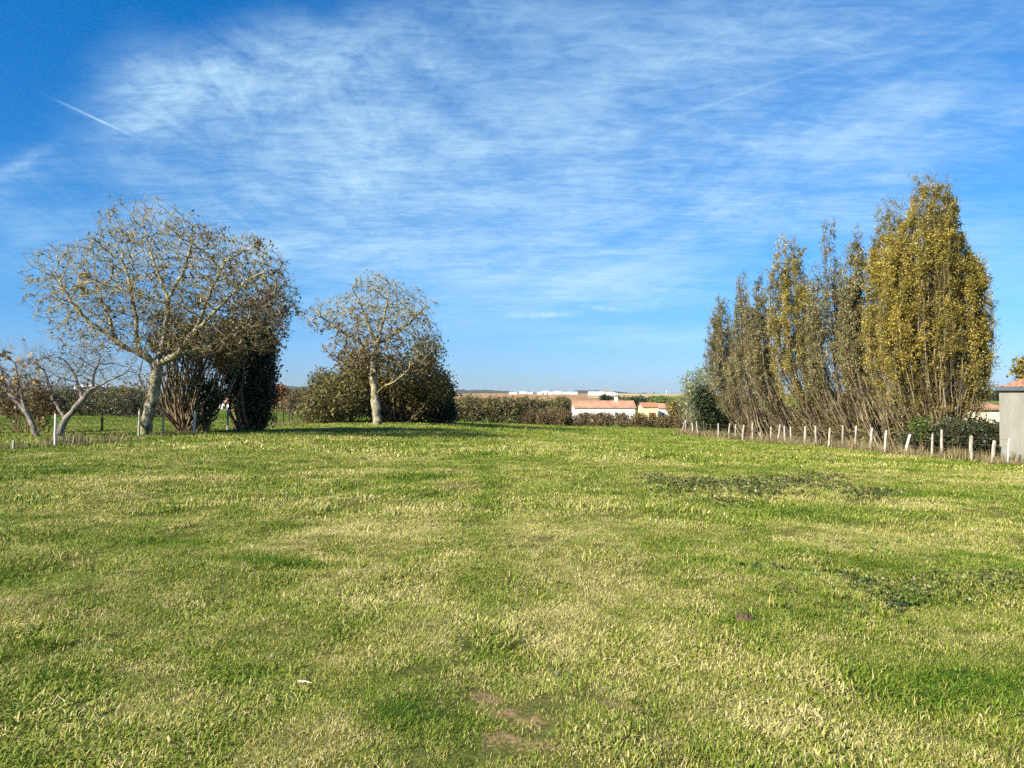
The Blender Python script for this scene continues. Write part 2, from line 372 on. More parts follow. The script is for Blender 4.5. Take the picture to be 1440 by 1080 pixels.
nx, ny = len(gx), len(gy); idx = np.arange(nx * ny).reshape(ny, nx)
q = np.stack([idx[:-1, :-1], idx[:-1, 1:], idx[1:, 1:], idx[1:, :-1]], -1).reshape(-1, 4)
cx = (GX[:-1, :-1] + GX[1:, 1:]).ravel() / 2; cy = (GY[:-1, :-1] + GY[1:, 1:]).ravel() / 2
mi = np.zeros(len(q), int); r_ = np.hypot(cx, cy); mi[r_ > 118] = 1
wob = waves(8, 6, 120, 500)(cx, cy) * 40
ang = cx / np.maximum(cy, 1)
mi[(cy + wob > 380) & (cy + wob < 1100) & (ang > -.12) & (ang < .21)] = 2
mi[(cy + wob > 640) & (cy + wob < 980) & (ang >= .10) & (ang < .24)] = 3
mi[(cy > 1500)] = 1
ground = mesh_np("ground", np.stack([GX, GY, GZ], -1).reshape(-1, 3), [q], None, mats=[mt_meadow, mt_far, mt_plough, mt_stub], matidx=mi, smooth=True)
tag(ground, kind='structure')
# wooded hills on the skyline
hx = np.linspace(-7500, 7500, 600); prof_px = [-3000, 0, 60, 130, 200, 330, 400, 470, 620, 660, 700, 760, 830, 900, 960, 1400, 1440, 5000]
prof_row = [545, 543, 542.5, 543, 546, 549, 543, 546, 549, 548, 549, 552, 548.5, 553, 555, 553, 552, 550]
def ridge(xs, D, drop=0, seed=1):
    px = 720 + xs / D * F; row = np.interp(px, prof_px, prof_row) + drop; wv = waves(seed, 10, 25, 400)
    return CAMZ + (HOR - row) / F * D + wv(xs, xs * 0) * 1.6
hv = []
D0 = 5200
for dd, k in ((-900, -.02), (-600, .35), (-250, .8), (0, 1), (350, .9), (900, .3), (1300, -.02)):
    zz_ = ridge(hx, D0) ; hv.append(np.stack([hx, np.full_like(hx, D0 + dd), -14 + (zz_ + 14) * max(k, 0) + waves(int(dd) + 2000, 12, 30, 300)(hx, hx * 0 + dd) * 1.5 * (k > 0)], -1))
hv = np.array(hv); ii = np.arange(hv.shape[0] * hv.shape[1]).reshape(hv.shape[:2])
hills = mesh_np("hills", hv.reshape(-1, 3), [np.stack([ii[:-1, :-1], ii[:-1, 1:], ii[1:, 1:], ii[1:, :-1]], -1).reshape(-1, 4)], mt_wood, smooth=True); tag(hills, kind='structure')
# ------------------------------------------------------------------ buildings
def plain(name, c0, c1, sc=2.0, rough=.9, bump=True):
    mt, n = new_mat(name); pos = n.new('ShaderNodeNewGeometry').outputs['Position']
    return surf(mt, n, n.mix(n.noise(pos, sc, 6, .65), c0, c1), rough, .15, n.noise(pos, sc * 8, 4) if bump else None, .01, .4)
M_white = plain("white_render", (.70, .68, .62), (.84, .82, .76), .5)
M_cream = plain("cream_render", (.62, .55, .38), (.72, .65, .47), .5)
M_yellow = plain("yellow_render", (.68, .55, .27), (.75, .62, .34), .5)
M_metal = plain("pale_sheet_metal", (.62, .63, .62), (.74, .75, .74), .2, .5)
M_dark = plain("dark_opening", (.03, .03, .03), (.06, .055, .05), 1)
M_red = plain("red_shutter", (.30, .05, .03), (.36, .07, .04), 1)
M_zinc = plain("dark_zinc", (.05, .06, .065), (.10, .11, .12), 4, .5)
M_tile, n = new_mat("clay_tile"); pos = n.new('ShaderNodeNewGeometry').outputs['Position']
surf(M_tile, n, n.mix(n.maprange(n.noise(pos, 3, 6, .8), .3, .7), (.24, .10, .06), (.46, .23, .14)), .85, .1, n.noise(pos, 9, 3), .03)
M_tile2, n = new_mat("weathered_tile"); pos = n.new('ShaderNodeNewGeometry').outputs['Position']
surf(M_tile2, n, n.mix(n.maprange(n.noise(pos, .5, 6, .8), .3, .7), (.26, .14, .09), (.48, .27, .17)), .85, .1)
M_cement, n = new_mat("rough_cement"); pos = n.new('ShaderNodeNewGeometry').outputs['Position']
f1 = n.noise(n.vmul(pos, (1.4, 1.4, .35)), 2.2, 7, .7, .5); f2 = n.noise(pos, 14, 5, .7)
cc = n.mix(n.maprange(f1, .3, .7), (.19, .185, .15), (.26, .25, .205)); cc = n.mix(n.maprange(f2, .3, .7, 0, .35), cc, (.17, .17, .14))
cc = n.mix(n.maprange(n.sep(pos)[2], -1.1, -.5, .45, 0), cc, (.12, .13, .08))
surf(M_cement, n, cc, .95, .1, n.noise(pos, 30, 6, .7), .02, .6)

def outbuilding():
    RT = rad(-33.4)
    d = 30.3; x0 = X(1405, d); g = G(x0, d) - .15; top = Z(549, d); L = 6.5; D = 5.0
    e = empty("cement_outbuilding", (x0, d, g), "bare grey cement outbuilding with low clay tile roof at the end of the fence", "outbuilding")
    pv = (x0, d, 0); MB().box(0, L, 0, D, g, top).build("wall", M_cement, e, RT, pv)
    b = MB(); b.box(-.10, L, -.14, -.02, top - .01, top + .15); b.box(-.10, -.015, -.02, D, top + .003, top + .15); b.build("fascia", M_zinc, e, RT, pv)
    # shallow monopitch roof rising away from the camera, wavy clay tiles
    rx0 = x0 + .0; nxr = 260; us = np.linspace(-.1, L, nxr); vs = np.linspace(-.10, D + .1, 30); wv = np.abs(np.sin(us / .21 * math.pi)) * .055
    Ug, Vg = np.meshgrid(us, vs); ridge_z = top + .17 + np.clip(Vg,0,2.6) * .42
    hip = np.clip(Ug - .12, 0, None); zz_ = np.minimum(ridge_z, top + .17 + hip * .42) + np.interp(Ug, us, wv) + (np.floor(Vg / .36) * -.0 + ((Vg % .36) / .36) * -.03)
    V = np.stack([rx0 + Ug * math.cos(RT) - Vg * math.sin(RT), d + Ug * math.sin(RT) + Vg * math.cos(RT), zz_], -1).reshape(-1, 3); ii = np.arange(V.shape[0]).reshape(Ug.shape)
    o = mesh_np("roof", V, [np.stack([ii[:-1, :-1], ii[:-1, 1:], ii[1:, 1:], ii[1:, :-1]], -1).reshape(-1, 4)], M_tile, e)
    md = o.modifiers.new("thick", 'SOLIDIFY'); md.thickness = .03
    MB().box(.1, L - .1, .1, D - .1, top + .002, top + .13).build("roof_deck", M_zinc, e, RT, pv)
outbuilding()

def house(name, px0, px1, eave_row, ridge_row, d, depth, label, cat, wall=M_white, roof=M_tile, rot=0.0, wins=(), chim=(), group=None, over=.25, ridge='x', base=None, wmat=None):
    """gabled house; ridge along its front; wins = (u0,u1,z0,z1,name) on the front in metres from the left corner and below the eave"""
    x0, x1 = X(px0, d), X(px1, d); L = x1 - x0; g = (G((x0 + x1) / 2, d) if base is None else base) - .6; ze = Z(eave_row, d); zr = Z(ridge_row, d)
    e = empty(name, (x0, d, g), label, cat, group); pv = (x0, d, 0)
    m_ = MB()
    if ridge == 'x': m_.prism([(0, g), (depth, g), (depth, ze), (depth / 2, zr - .08), (0, ze)], 0, L, 'x')
    else: m_.prism([(0, g), (L, g), (L, ze), (L / 2, zr - .08), (0, ze)], 0, depth, 'y')
    m_.build("wall", wall, e, rot, pv)
    t = .14; r = MB()
    if ridge == 'x':
        s = (zr - ze) / (depth / 2)
        r.prism([(-over, ze - over * s + .02), (depth / 2, zr + .02), (depth + over, ze - over * s + .02), (depth + over, ze - over * s + .02 + t), (depth / 2, zr + .02 + t), (-over, ze - over * s + .02 + t)], -over, L + over, 'x')
    else:
        s = (zr - ze) / (L / 2)
        r.prism([(-over, ze - over * s + .02), (L / 2, zr + .02), (L + over, ze - over * s + .02), (L + over, ze - over * s + .02 + t), (L / 2, zr + .02 + t), (-over, ze - over * s + .02 + t)], -over, depth + over, 'y')
    ro = r.build("roof", roof, e, rot, pv)
    for u in chim:
        c = MB(); c.box(u, u + .6, depth * .45, depth * .45 + .5, zr - .5, zr + .75); c.box(u - .06, u + .66, depth * .45 - .06, depth * .45 + .56, zr + .75, zr + .86)
        c.v = [tuple(v) for v in c.v]; c.build("chimney", M_white, e, rot, pv).name = "chimney"
    for u0, u1, z0, z1, nm, wm in wins:
        b = MB(); b.box(u0, u1, -.04, .06, ze - z1, ze - z0); b.build(nm, wm, e, rot, pv)
    return e
house("farmhouse", 808, 893, 573.5, 564.5, 150, 7, "long low white farmhouse with faded tile roof and white chimney beyond the low hedge", "house", M_white, M_tile2,
      wins=[(5.0, 5.6, .9, 1.9, "window", M_dark), (8.0, 8.6, .9, 1.8, "window", M_dark), (9.4, 10.0, .9, 1.8, "window", M_dark), (2.0, 2.7, .9, 1.9, "window", M_dark)], chim=(8.4,))
house("cottage", 904, 925, 572.5, 567, 165, 6, "small yellow walled cottage with orange tile roof and red shutters", "house", M_yellow, M_tile,
      wins=[(1.3, 1.75, 1.2, 2.4, "shutter", M_red), (1.8, 2.3, 1.2, 2.4, "window", M_dark), (2.35, 2.8, 1.2, 2.4, "shutter", M_red)])
house("cottage", 926, 943, 574, 568, 172, 5, "small white cottage under a brown roof, just right of the yellow cottage", "house", M_white, M_tile2, wins=[(.6, 1.2, 1.0, 2.0, "window", M_dark)])
house("bungalow", 306, 333, 566, 561, 150, 7, "low white bungalow glimpsed under the leafy bush beside the ivy tree", "house", M_white, M_tile2, wins=[(1.0, 1.8, .6, 1.6, "window", M_dark), (2.4, 3.1, .6, 2.2, "door", M_dark)])
house("garden_shed", 283, 298, 569, 564, 135, 3, "small grey white shed glimpsed between the bush stems and a fence post", "shed", M_metal, M_zinc)
house("cottage", 387, 407, 567, 559.5, 150, 6, "white cottage with a bright orange roof, right of the ivy tree", "house", M_white, M_tile, rot=rad(-12), wins=[(.9, 1.6, .5, 1.5, "window", M_dark)])
house("villa", 1372, 1412, 576, 569, 75, 6, "cream rendered villa with pale tile roof behind the clipped hedge", "house", M_cream, M_tile2)
house("barn", 104, 128, 544.5, 541, 900, 30, "long pale barn roof on the skyline above the left hedge", "barn", M_metal, M_metal, base=3)
house("barn", 128.6, 150, 545, 542.5, 930, 30, "second pale barn, lower and right of the first, above the left hedge", "barn", M_metal, M_metal, base=3)
SH = [(716, 727, 552.5, 551.2, "tiny white shed at the left end of the ridge row", M_metal), (730, 741, 552.3, 550.8, "small white shed, second from the left on the ridge", M_white),
      (742.5, 749, 552.5, 551.5, "smallest white shed, between the second shed and the big barn on the ridge", M_metal),
      (756, 777, 552, 549.2, "biggest white gabled barn on the ridge with two dark doors", M_white), (779, 789, 552, 550.4, "white shed touching the big barn on its right", M_white),
      (791, 812, 552.3, 551.0, "long flat white shed in the middle of the ridge row", M_metal),
      (829, 848, 552.8, 550.8, "pale grey roofed barn on the ridge above the farmhouse roof", M_metal), (855, 868, 553.3, 551.2, "white barn at the right end of the ridge row", M_white)]
for i, (a, b, er, rr, lab, mw) in enumerate(SH):
    dd = 820 + (i % 3) * 18; L = X(b, dd) - X(a, dd)
    house("ridge_barn", a, b, er, rr, dd, 14, lab, "barn", mw, M_metal, group="pale barns on the distant ridge", over=.3, ridge='y' if i in (3, 7) else 'x',
          wins=[(L * .30, L * .42, .6, 3, "door", M_dark), (L * .6, L * .72, .6, 3, "door", M_dark)] if i == 3 else ())
house("ridge_house", 848.8, 860, 551.5, 550.0, 870, 12, "tile roofed house between the two right hand ridge barns", "house", M_cream, M_tile2, over=.3)
# mast
p = at(937, 556, 1100); e = MB(); e.box(p.x - .25, p.x + .25, p.y - .25, p.y + .25, G(p.x, p.y) - 1, Z(549, 1100)); e.box(p.x - .9, p.x + .9, p.y - .9, p.y + .9, Z(550.6, 1100), Z(550.2, 1100)); o = e.build("mast", M_metal); tag(o, "thin pale mast on the skyline right of the cottages", "mast")

# ------------------------------------------------------------------ vegetation builders
L_brown = leaf_mat("walnut_leaf", [(0, (.05, .035, .02)), (.5, (.11, .075, .034)), (1, (.24, .17, .07))], .25)
L_olive = leaf_mat("olive_leaf", [(0, (.06, .060, .016)), (.5, (.18, .145, .038)), (1, (.42, .30, .09))], .3)
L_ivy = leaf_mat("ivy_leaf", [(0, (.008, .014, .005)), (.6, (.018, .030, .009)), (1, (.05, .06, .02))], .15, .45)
L_hedge = leaf_mat("hedge_leaf", [(0, (.045, .050, .014)), (.5, (.115, .110, .030)), (1, (.25, .19, .06))], .25)
L_thorn = leaf_mat("thorn_leaf", [(0, (.07, .045, .02)), (.5, (.15, .105, .04)), (1, (.27, .19, .075))], .3)
L_dark = leaf_mat("evergreen_leaf", [(0, (.012, .020, .008)), (.6, (.03, .045, .014)), (1, (.065, .08, .025))], .2)
L_green = leaf_mat("fresh_leaf", [(0, (.05, .09, .015)), (.5, (.12, .19, .03)), (1, (.24, .32, .06))], .4)
L_olive2 = leaf_mat("elder_leaf", [(0, (.035, .05, .010)), (.5, (.08, .12, .02)), (1, (.20, .24, .05))], .35)
L_pale = leaf_mat("pale_leaf", [(0, (.10, .11, .04)), (.5, (.22, .24, .09)), (1, (.42, .44, .22))], .3)
L_pop = leaf_mat("poplar_leaf", [(0, (.075, .075, .014)), (.35, (.19, .16, .026)), (.7, (.36, .28, .045)), (1, (.60, .47, .12))], .4)
L_popg = leaf_mat("poplar_leaf_grey", [(0, (.06, .06, .02)), (.4, (.14, .125, .042)), (.8, (.26, .225, .09)), (1, (.42, .37, .19))], .35)
L_tan = leaf_mat("tan_leaf", [(0, (.16, .09, .035)), (.5, (.32, .20, .07)), (1, (.58, .45, .20))], .4)
L_rust = leaf_mat("rust_leaf", [(0, (.12, .045, .02)), (.6, (.22, .09, .035)), (1, (.33, .16, .06))], .3)
B_walnut = bark_mat("walnut_bark", (.055, .045, .03), (.36, .32, .24), 5, (.24, .22, .09))
B_twig = bark_mat("lichen_twig", (.13, .105, .06), (.38, .32, .18), 3, (.33, .27, .09))
B_grey = bark_mat("grey_bark", (.10, .085, .07), (.24, .21, .18), 5)
B_brown = bark_mat("brown_stem", (.09, .06, .035), (.24, .175, .10), 3)
B_pop = bark_mat("poplar_stem", (.07, .052, .03), (.27, .21, .13), 2.5)

def leafmass(blobs, ncl, per, sigma, size, rng, shell=.55, groundclip=True):
    B = np.array(blobs, float); wts = B[:, 3] * B[:, 4] * B[:, 5]; wts = wts ** .7; wts /= wts.sum()
    k = rng.choice(len(B), ncl, p=wts); D = norm(rng.normal(size=(ncl, 3))); R = rng.uniform(shell ** 3, 1, ncl) ** (1 / 3) * rng.uniform(.88, 1.10, ncl)
    C = B[k, :3] + D * R[:, None] * B[k, 3:6]
    n = ncl * per; c = np.repeat(C, per, 0) + rng.normal(size=(n, 3)) * sigma
    t = np.clip(np.repeat(rng.uniform(0, 1, ncl), per) * .5 + rng.uniform(0, 1, n) * .5, 0, 1)
    if groundclip:
        g = gz(c[:, 0], c[:, 1]); keep = c[:, 2] > g + .02; c = c[keep]; t = t[keep]
    V, Fq, tt = leaves(c, size, rng, tint=t); return V, Fq, tt, C
def strands(P0, P1, r0, r1, rng, m_=6, bend=.15, k=3, rise=0.0):
    n = len(P0); t = np.linspace(0, 1, m_)[None, :, None]; L = np.linalg.norm(P1 - P0, axis=1)[:, None, None]
    P = P0[:, None] * (1 - t) + P1[:, None] * t; off = rng.normal(size=(n, 1, 3)) * bend * L; off2 = rng.normal(size=(n, m_, 3)) * .02 * L
    P = P + off * np.sin(t * math.pi) + off2 * (t > 0); P[..., 2] += rise * L[..., 0] * np.sin(t[..., 0] * math.pi)
    R = (r0 + (r1 - r0) * t[..., 0]) * np.ones((n, 1)); return polytubes(P, R, k)
def bush(name, blobs, label, cat, leafm, ncl, per, sigma, size, seed, stems=40, stemm=None, sr=(.03, .006), group=None, base=None, shell=.5, twigs=0, base_sp=.5):
    rng = np.random.default_rng(seed); B = np.array(blobs, float)
    bx, by = (B[:, 0].mean(), B[:, 1].mean()) if base is None else base; e = empty(name, (bx, by, G(bx, by) - .02), label, cat, group)
    V, Fq, tt, C = leafmass(blobs, ncl, per, sigma, size, rng, shell)
    mesh_np("foliage", V, [Fq], leafm, e, tt)
    if stems:
        T = C[rng.choice(len(C), stems)]; sp = base_sp; P0 = T.copy()
        P0[:, 0] = bx + (T[:, 0] - bx) * sp + rng.normal(size=stems) * .12; P0[:, 1] = by + (T[:, 1] - by) * sp + rng.normal(size=stems) * .12; P0[:, 2] = gz(P0[:, 0], P0[:, 1]) - .05
        parts = [strands(P0, T, sr[0], sr[1], rng, 6, .10, 4)]
        if twigs:
            Q = C[rng.choice(len(C), twigs)]; D = norm(rng.normal(size=(twigs, 3)) + [0, 0, .9]); parts.append(strands(Q - D * .4, Q + D * rng.uniform(.25, .7, (twigs, 1)), sr[1] * 1.3, sr[1] * .5, rng, 4, .08, 3))
        V, Fq = join(parts); mesh_np("stems", V, [Fq], stemm or B_brown, e)
    return e

def grow(skel, attr, step, infl, kill, iters, rng, jitter=.22, droop=0.0):
    """space colonisation from a given skeleton (list of polylines of (x,y,z), each starts at the nearest existing node)"""
    nodes, par = [], []
    for pl in skel:
        pl = [np.array(p, float) for p in pl]
        if not nodes: nodes.append(pl[0]); par.append(-1); cur = 0
        else: cur = int(np.argmin([np.linalg.norm(q_ - pl[0]) for q_ in nodes]))
        for p in pl[1:]:
            a = nodes[cur]; L = np.linalg.norm(p - a); k = max(1, int(round(L / step)))
            for i in range(1, k + 1):
                nodes.append(a + (p - a) * i / k + (rng.normal(size=3) * step * .10 if i < k else 0)); par.append(cur); cur = len(nodes) - 1
    N = np.array(nodes); par = list(par); A = attr.copy()
    d = np.linalg.norm(A[:, None] - N[None], axis=2); ni = d.argmin(1); nd = d.min(1)
    for it in range(iters):
        keep = nd > kill; A = A[keep]; ni = ni[keep]; nd = nd[keep]
        act = nd < infl
        if not act.any() or len(A) == 0: break
        u, inv = np.unique(ni[act], return_inverse=True); dirs = np.zeros((len(u), 3)); np.add.at(dirs, inv, norm(A[act] - N[ni[act]]))
        dirs = norm(norm(dirs) + rng.normal(size=dirs.shape) * jitter + [0, 0, droop]); new = N[u] + dirs * step * rng.uniform(.75, 1.15, (len(u), 1))
        s = len(N); N = np.vstack([N, new]); par += list(u)
        dn = np.linalg.norm(A[:, None] - new[None], axis=2); j = dn.argmin(1); dm = dn.min(1); b = dm < nd; ni[b] = s + j[b]; nd[b] = dm[b]
        if len(N) > 16000: break
    return N, np.array(par)
def wood(N, par, r_tip, p=1.85, rmax=None, split=.06):
    n = len(N); kids = [[] for _ in range(n)]
    for i in range(1, n): kids[par[i]].append(i)
    R = np.zeros(n)
    for i in range(n - 1, -1, -1):
        R[i] = r_tip if not kids[i] else (sum(R[k] ** p for k in kids[i])) ** (1 / p)
    if rmax: R *= 1 if R[0] < rmax else 1; R = r_tip + (R - r_tip) * (rmax - r_tip) / (R[0] - r_tip); R = np.maximum(R, r_tip)
    main = np.array([max(k, key=lambda q_: R[q_]) if k else -1 for k in kids])
    T = np.zeros((n, 3))
    for i in range(n):
        a = N[i] - N[par[i]] if par[i] >= 0 else np.zeros(3); b = N[main[i]] - N[i] if main[i] >= 0 else np.zeros(3); T[i] = norm(norm(a) + norm(b) if (a.any() or b.any()) else np.array([0, 0, 1.]))
    c = np.arange(1, n); pa = par[1:]; is_main = main[pa] == c
    seg = N[c] - N[pa]; T0 = np.where(is_main[:, None], T[pa], seg); R0 = np.where(is_main, R[pa], np.minimum(R[pa] * .8, R[c] * 1.25))
    thick = R[c] > split; out = []
    for msk, k in ((thick, 9), (~thick & (R[c] > .022), 5), (~thick & (R[c] <= .022), 3)):
        out.append(tube_arrays(N[pa][msk], N[c][msk], R0[msk], R[c][msk], T0[msk], T[c][msk], k) if msk.any() else None)
    tips = np.array([i for i in range(n) if not kids[i]]); return out, R, tips, T
def ell(c, r, n, rng, inner=.0, zmin=None):
    D = norm(rng.normal(size=(n, 3))); s = rng.uniform(0, 99)
    wob = 1 + .09 * (np.sin(D[:, 0] * 5 + D[:, 2] * 4 + s) + np.sin(D[:, 2] * 7 - D[:, 1] * 5 + s * 2)) + .05 * np.sin(D[:, 0] * 13 + D[:, 1] * 11 + s * 3)
    P = np.array(c) + D * (rng.uniform(inner ** 3, 1, n) ** (1 / 3) * wob)[:, None] * np.array(r)
    g_ = np.sin(P[:, 0] * 2.3 + s) * np.sin(P[:, 1] * 2.0 + s) + np.sin(P[:, 2] * 2.6 + s * 1.7) * .7 + np.sin(P[:, 0] * 4.1 - P[:, 2] * 3.7) * .5
    return P[g_ > rng.uniform(-1.5, -.1, n)]
def bare_tree(name, base, skel, attr, label, cat, seed, step=.3, infl=2.5, kill=.38, iters=90, rtip=.008, rmax=.28, twl=.35, twn=2, leafm=None, nleaf=0, lsize=.08, bark=None, twigm=None, jitter=.25, leafbias=None, group=None, sag=0.0, burl=None):
    rng = np.random.default_rng(seed); N, par = grow(skel, attr, step, infl, kill, iters, rng, jitter)
    out, R, tips, T = wood(N, par, rtip, rmax=rmax)
    e = empty(name, base, label, cat, group)
    V, Fq = out[0]
    if burl is not None:
        for (bp, br, ba) in burl:
            dlt = V - np.array(bp); g_ = np.exp(-(dlt ** 2).sum(1) / br ** 2); V = V + norm(dlt) * (g_ * ba)[:, None]
        V = V + norm(V - np.array([0, 0, 0])) * 0
    mesh_np("trunk", V, [Fq], bark or B_walnut, e, smooth=True)
    # twigs at tips and along thin branches
    thin = np.where(R < .03)[0]; src = np.concatenate([np.repeat(tips, twn), rng.choice(thin, max(1, len(thin) * twn // 2))])
    D = norm(T[src] * .9 + rng.normal(size=(len(src), 3)) * .75 + [0, 0, sag]); P0 = N[src]; P1 = P0 + D * (twl * rng.uniform(.5, 1.4, (len(src), 1)))
    parts = [o for o in out[1:] if o is not None] + [strands(P0, P1, rtip * .9, rtip * .45, rng, 4, .12, 3)]
    V, Fq = join(parts); mesh_np("branches", V, [Fq], twigm or B_twig, e)
    if nleaf:
        if leafbias is not None: wgt = leafbias(P1); wgt = wgt / wgt.sum(); pick = rng.choice(len(P1), nleaf, p=wgt)
        else: pick = rng.choice(len(P1), nleaf)
        c = P1[pick] * .6 + P0[pick] * .4 + rng.normal(size=(nleaf, 3)) * .07; V, Fq, tt = leaves(c, lsize, rng, long=1.9, up=-.1); mesh_np("leaves", V, [Fq], leafm, e, tt)
    return e

def A3(px, row, d, dy=0.0): v = at(px, row, d + dy); return (v.x, v.y, v.z)
# --- big leaning walnut on the left
rng = np.random.default_rng(11); d = 36.0
bx, by = X(203, d), d; bz = G(bx, by) - .1
skel = [[(bx, by, bz), A3(208, 585, d), A3(217, 550, d), A3(221, 512, d)],
        [A3(221, 512, d), A3(196, 497, d, -.4), A3(165, 482, d, -.8), A3(128, 455, d, -1.2), A3(100, 425, d, -1.4), A3(80, 390, d, -1.2)],
        [A3(165, 482, d, -.8), A3(150, 440, d, .3), A3(135, 400, d, 1)],
        [A3(196, 497, d, -.4), A3(192, 455, d, -1), A3(182, 400, d, -1.2), A3(170, 350, d, -1)],
        [A3(221, 512, d), A3(232, 470, d, .4), A3(236, 420, d, .7), A3(215, 365, d, .8), A3(205, 325, d, .8)],
        [A3(236, 420, d, .7), A3(262, 375, d, .5), A3(270, 335, d, .3)],
        [A3(221, 512, d), A3(248, 500, d, -.5), A3(275, 465, d, -1.4), A3(310, 430, d, -1.8), A3(345, 395, d, -1.9), A3(380, 380, d, -1.8)],
        [A3(275, 465, d, -1.4), A3(300, 400, d, -.5), A3(320, 360, d, 0)],
        [A3(248, 500, d, -.5), A3(290, 490, d, 1.2), A3(335, 460, d, 1.8), A3(375, 430, d, 2)]]
def c3(px, row, dd=0): return np.array(A3(px, row, d + dd))
m1 = d / F
attr = np.vstack([ell(c3(240, 400), (165 * m1, 4.6, 112 * m1), 6500, rng, .2), ell(c3(115, 420), (58 * m1, 2.4, 70 * m1), 1500, rng), ell(c3(365, 415), (52 * m1, 2.4, 75 * m1), 1500, rng), ell(c3(150, 470), (75 * m1, 2, 35 * m1), 380, rng), ell(c3(330, 480), (65 * m1, 2.5, 40 * m1), 450, rng)])
topmask = attr[:, 2] > Z(500, d) + .0 * attr[:, 0]; attr = attr[topmask]
WB = bare_tree("walnut_tree", (bx, by, bz), skel, attr, "big bare walnut tree with pale leaning trunk and wide twiggy crown by the left fence", "tree", 12, step=.25, infl=2.0, kill=.30, iters=100, rtip=.0125, rmax=.27, twl=.34, twn=2, jitter=.17,
               leafm=L_brown, nleaf=5200, lsize=.085, leafbias=lambda P: np.clip(1 + (P[:, 0] - X(200, 36)) * .35, .35, 4) * np.clip(1.6 - (P[:, 2] - 5) * .22, .3, 2))
# --- second walnut
d = 54.0; bx, by = X(531, d), d; bz = G(bx, by) - .1; m1 = d / F
skel = [[(bx, by, bz), A3(529, 580, d), A3(528, 560, d), A3(524, 535, d), A3(527, 505, d), A3(530, 485, d)],
        [A3(530, 552, d), A3(540, 543, d, -.6), A3(556, 536, d, -1.2), A3(575, 520, d, -1.5)],
        [A3(527, 505, d), A3(505, 480, d, -.6), A3(480, 465, d, -1), A3(450, 445, d, -1.2)],
        [A3(530, 485, d), A3(517, 455, d, .3), A3(505, 425, d, .2), A3(495, 405, d, 0)], [A3(530, 485, d), A3(540, 450, d, -.6), A3(545, 420, d, -.8)],
        [A3(530, 485, d), A3(555, 470, d, .4), A3(580, 450, d, .7), A3(600, 430, d, .8)], [A3(517, 455, d, .3), A3(485, 435, d, .8), A3(472, 415, d, 1)]]
attr = np.vstack([ell(c3(540, 448), (80 * m1, 4.0, 62 * m1), 4200, rng, .15), ell(c3(455, 447), (28 * m1, 1.5, 22 * m1), 420, rng), ell(c3(505, 490), (50 * m1, 2.5, 32 * m1), 900, rng), ell(c3(570, 500), (45 * m1, 2.5, 32 * m1), 300, rng)])
bare_tree("walnut_tree", (bx, by, bz), skel, attr, "bare round crowned walnut tree with knobbly pale trunk right of the thorn bush", "tree", 13, step=.29, infl=2.2, kill=.36, iters=90, rtip=.016, rmax=.265, twl=.36, twn=2, jitter=.17,
          leafm=L_brown, nleaf=3800, lsize=.10, leafbias=lambda P: np.clip(2.2 - (P[:, 2] - 3) * .45, .12, 3) * np.clip(1.4 - (P[:, 0] - X(540, 54)) * .2, .4, 2), burl=[(A3(526, 566, 54),   .5, .12), (A3(533, 576, 54), .5, .12), (A3(531, 596, 54), .5, .12)])
# --- young bare trees at far left
d = 34.0; m1 = d / F; bx, by = X(55, d), d; bz = G(bx, by) - .05
skel = [[(bx, by, bz), A3(45, 597, d), A3(36, 578, d), A3(22, 564, d), A3(0, 555, d)], [A3(36, 578, d), A3(31, 560, d), A3(26, 540, d, .3), A3(22, 515, d, .3)], [A3(22, 564, d), A3(8, 545, d, .6), A3(2, 520, d, .5)]]
attr = np.vstack([ell(c3(20, 525), (42 * m1, 1.3, 42 * m1), 420, rng), ell(c3(-25, 525), (42 * m1, 1.3, 42 * m1), 250, rng)])
bare_tree("fruit_tree", (bx, by, bz), skel, attr, "small crooked bare tree with a few tan leaves at the far left behind the fence", "tree", 14, step=.2, infl=1.6, kill=.28, iters=60, rtip=.007, rmax=.12, twl=.45, twn=2, leafm=L_tan, nleaf=130, lsize=.17, bark=B_grey, twigm=B_grey, jitter=.15, sag=.8)
bx = X(84, d); bz = G(bx, by) - .05
skel = [[(bx, by, bz), A3(88, 598, d), A3(92, 590, d)], [A3(92, 590, d), A3(105, 574, d), A3(116, 562, d), A3(128, 547, d, -.3), A3(150, 536, d, -.5), A3(178, 524, d, -.6)], [A3(92, 590, d), A3(82, 575, d, .2), A3(74, 560, d, .4), A3(66, 530, d, .5)],
        [A3(116, 562, d), A3(112, 545, d, .3), A3(100, 520, d, .4)], [A3(128, 547, d, -.3), A3(132, 525, d), A3(140, 505, d)]]
attr = np.vstack([ell(c3(105, 522), (70 * m1, 1.8, 38 * m1), 1000, rng, .1), ell(c3(165, 515), (35 * m1, 1.2, 26 * m1), 260, rng), ell(c3(62, 520), (30 * m1, 1.2, 34 * m1), 220, rng)])
bare_tree("fruit_tree", (bx, by, bz), skel, attr, "small bare tree forked low into a V right behind the red tipped fence post", "tree", 15, step=.2, infl=1.6, kill=.27, iters=60, rtip=.0075, rmax=.15, twl=.40, twn=2, leafm=L_brown, nleaf=250, lsize=.07, bark=B_grey, twigm=B_grey, jitter=.15, sag=.5)
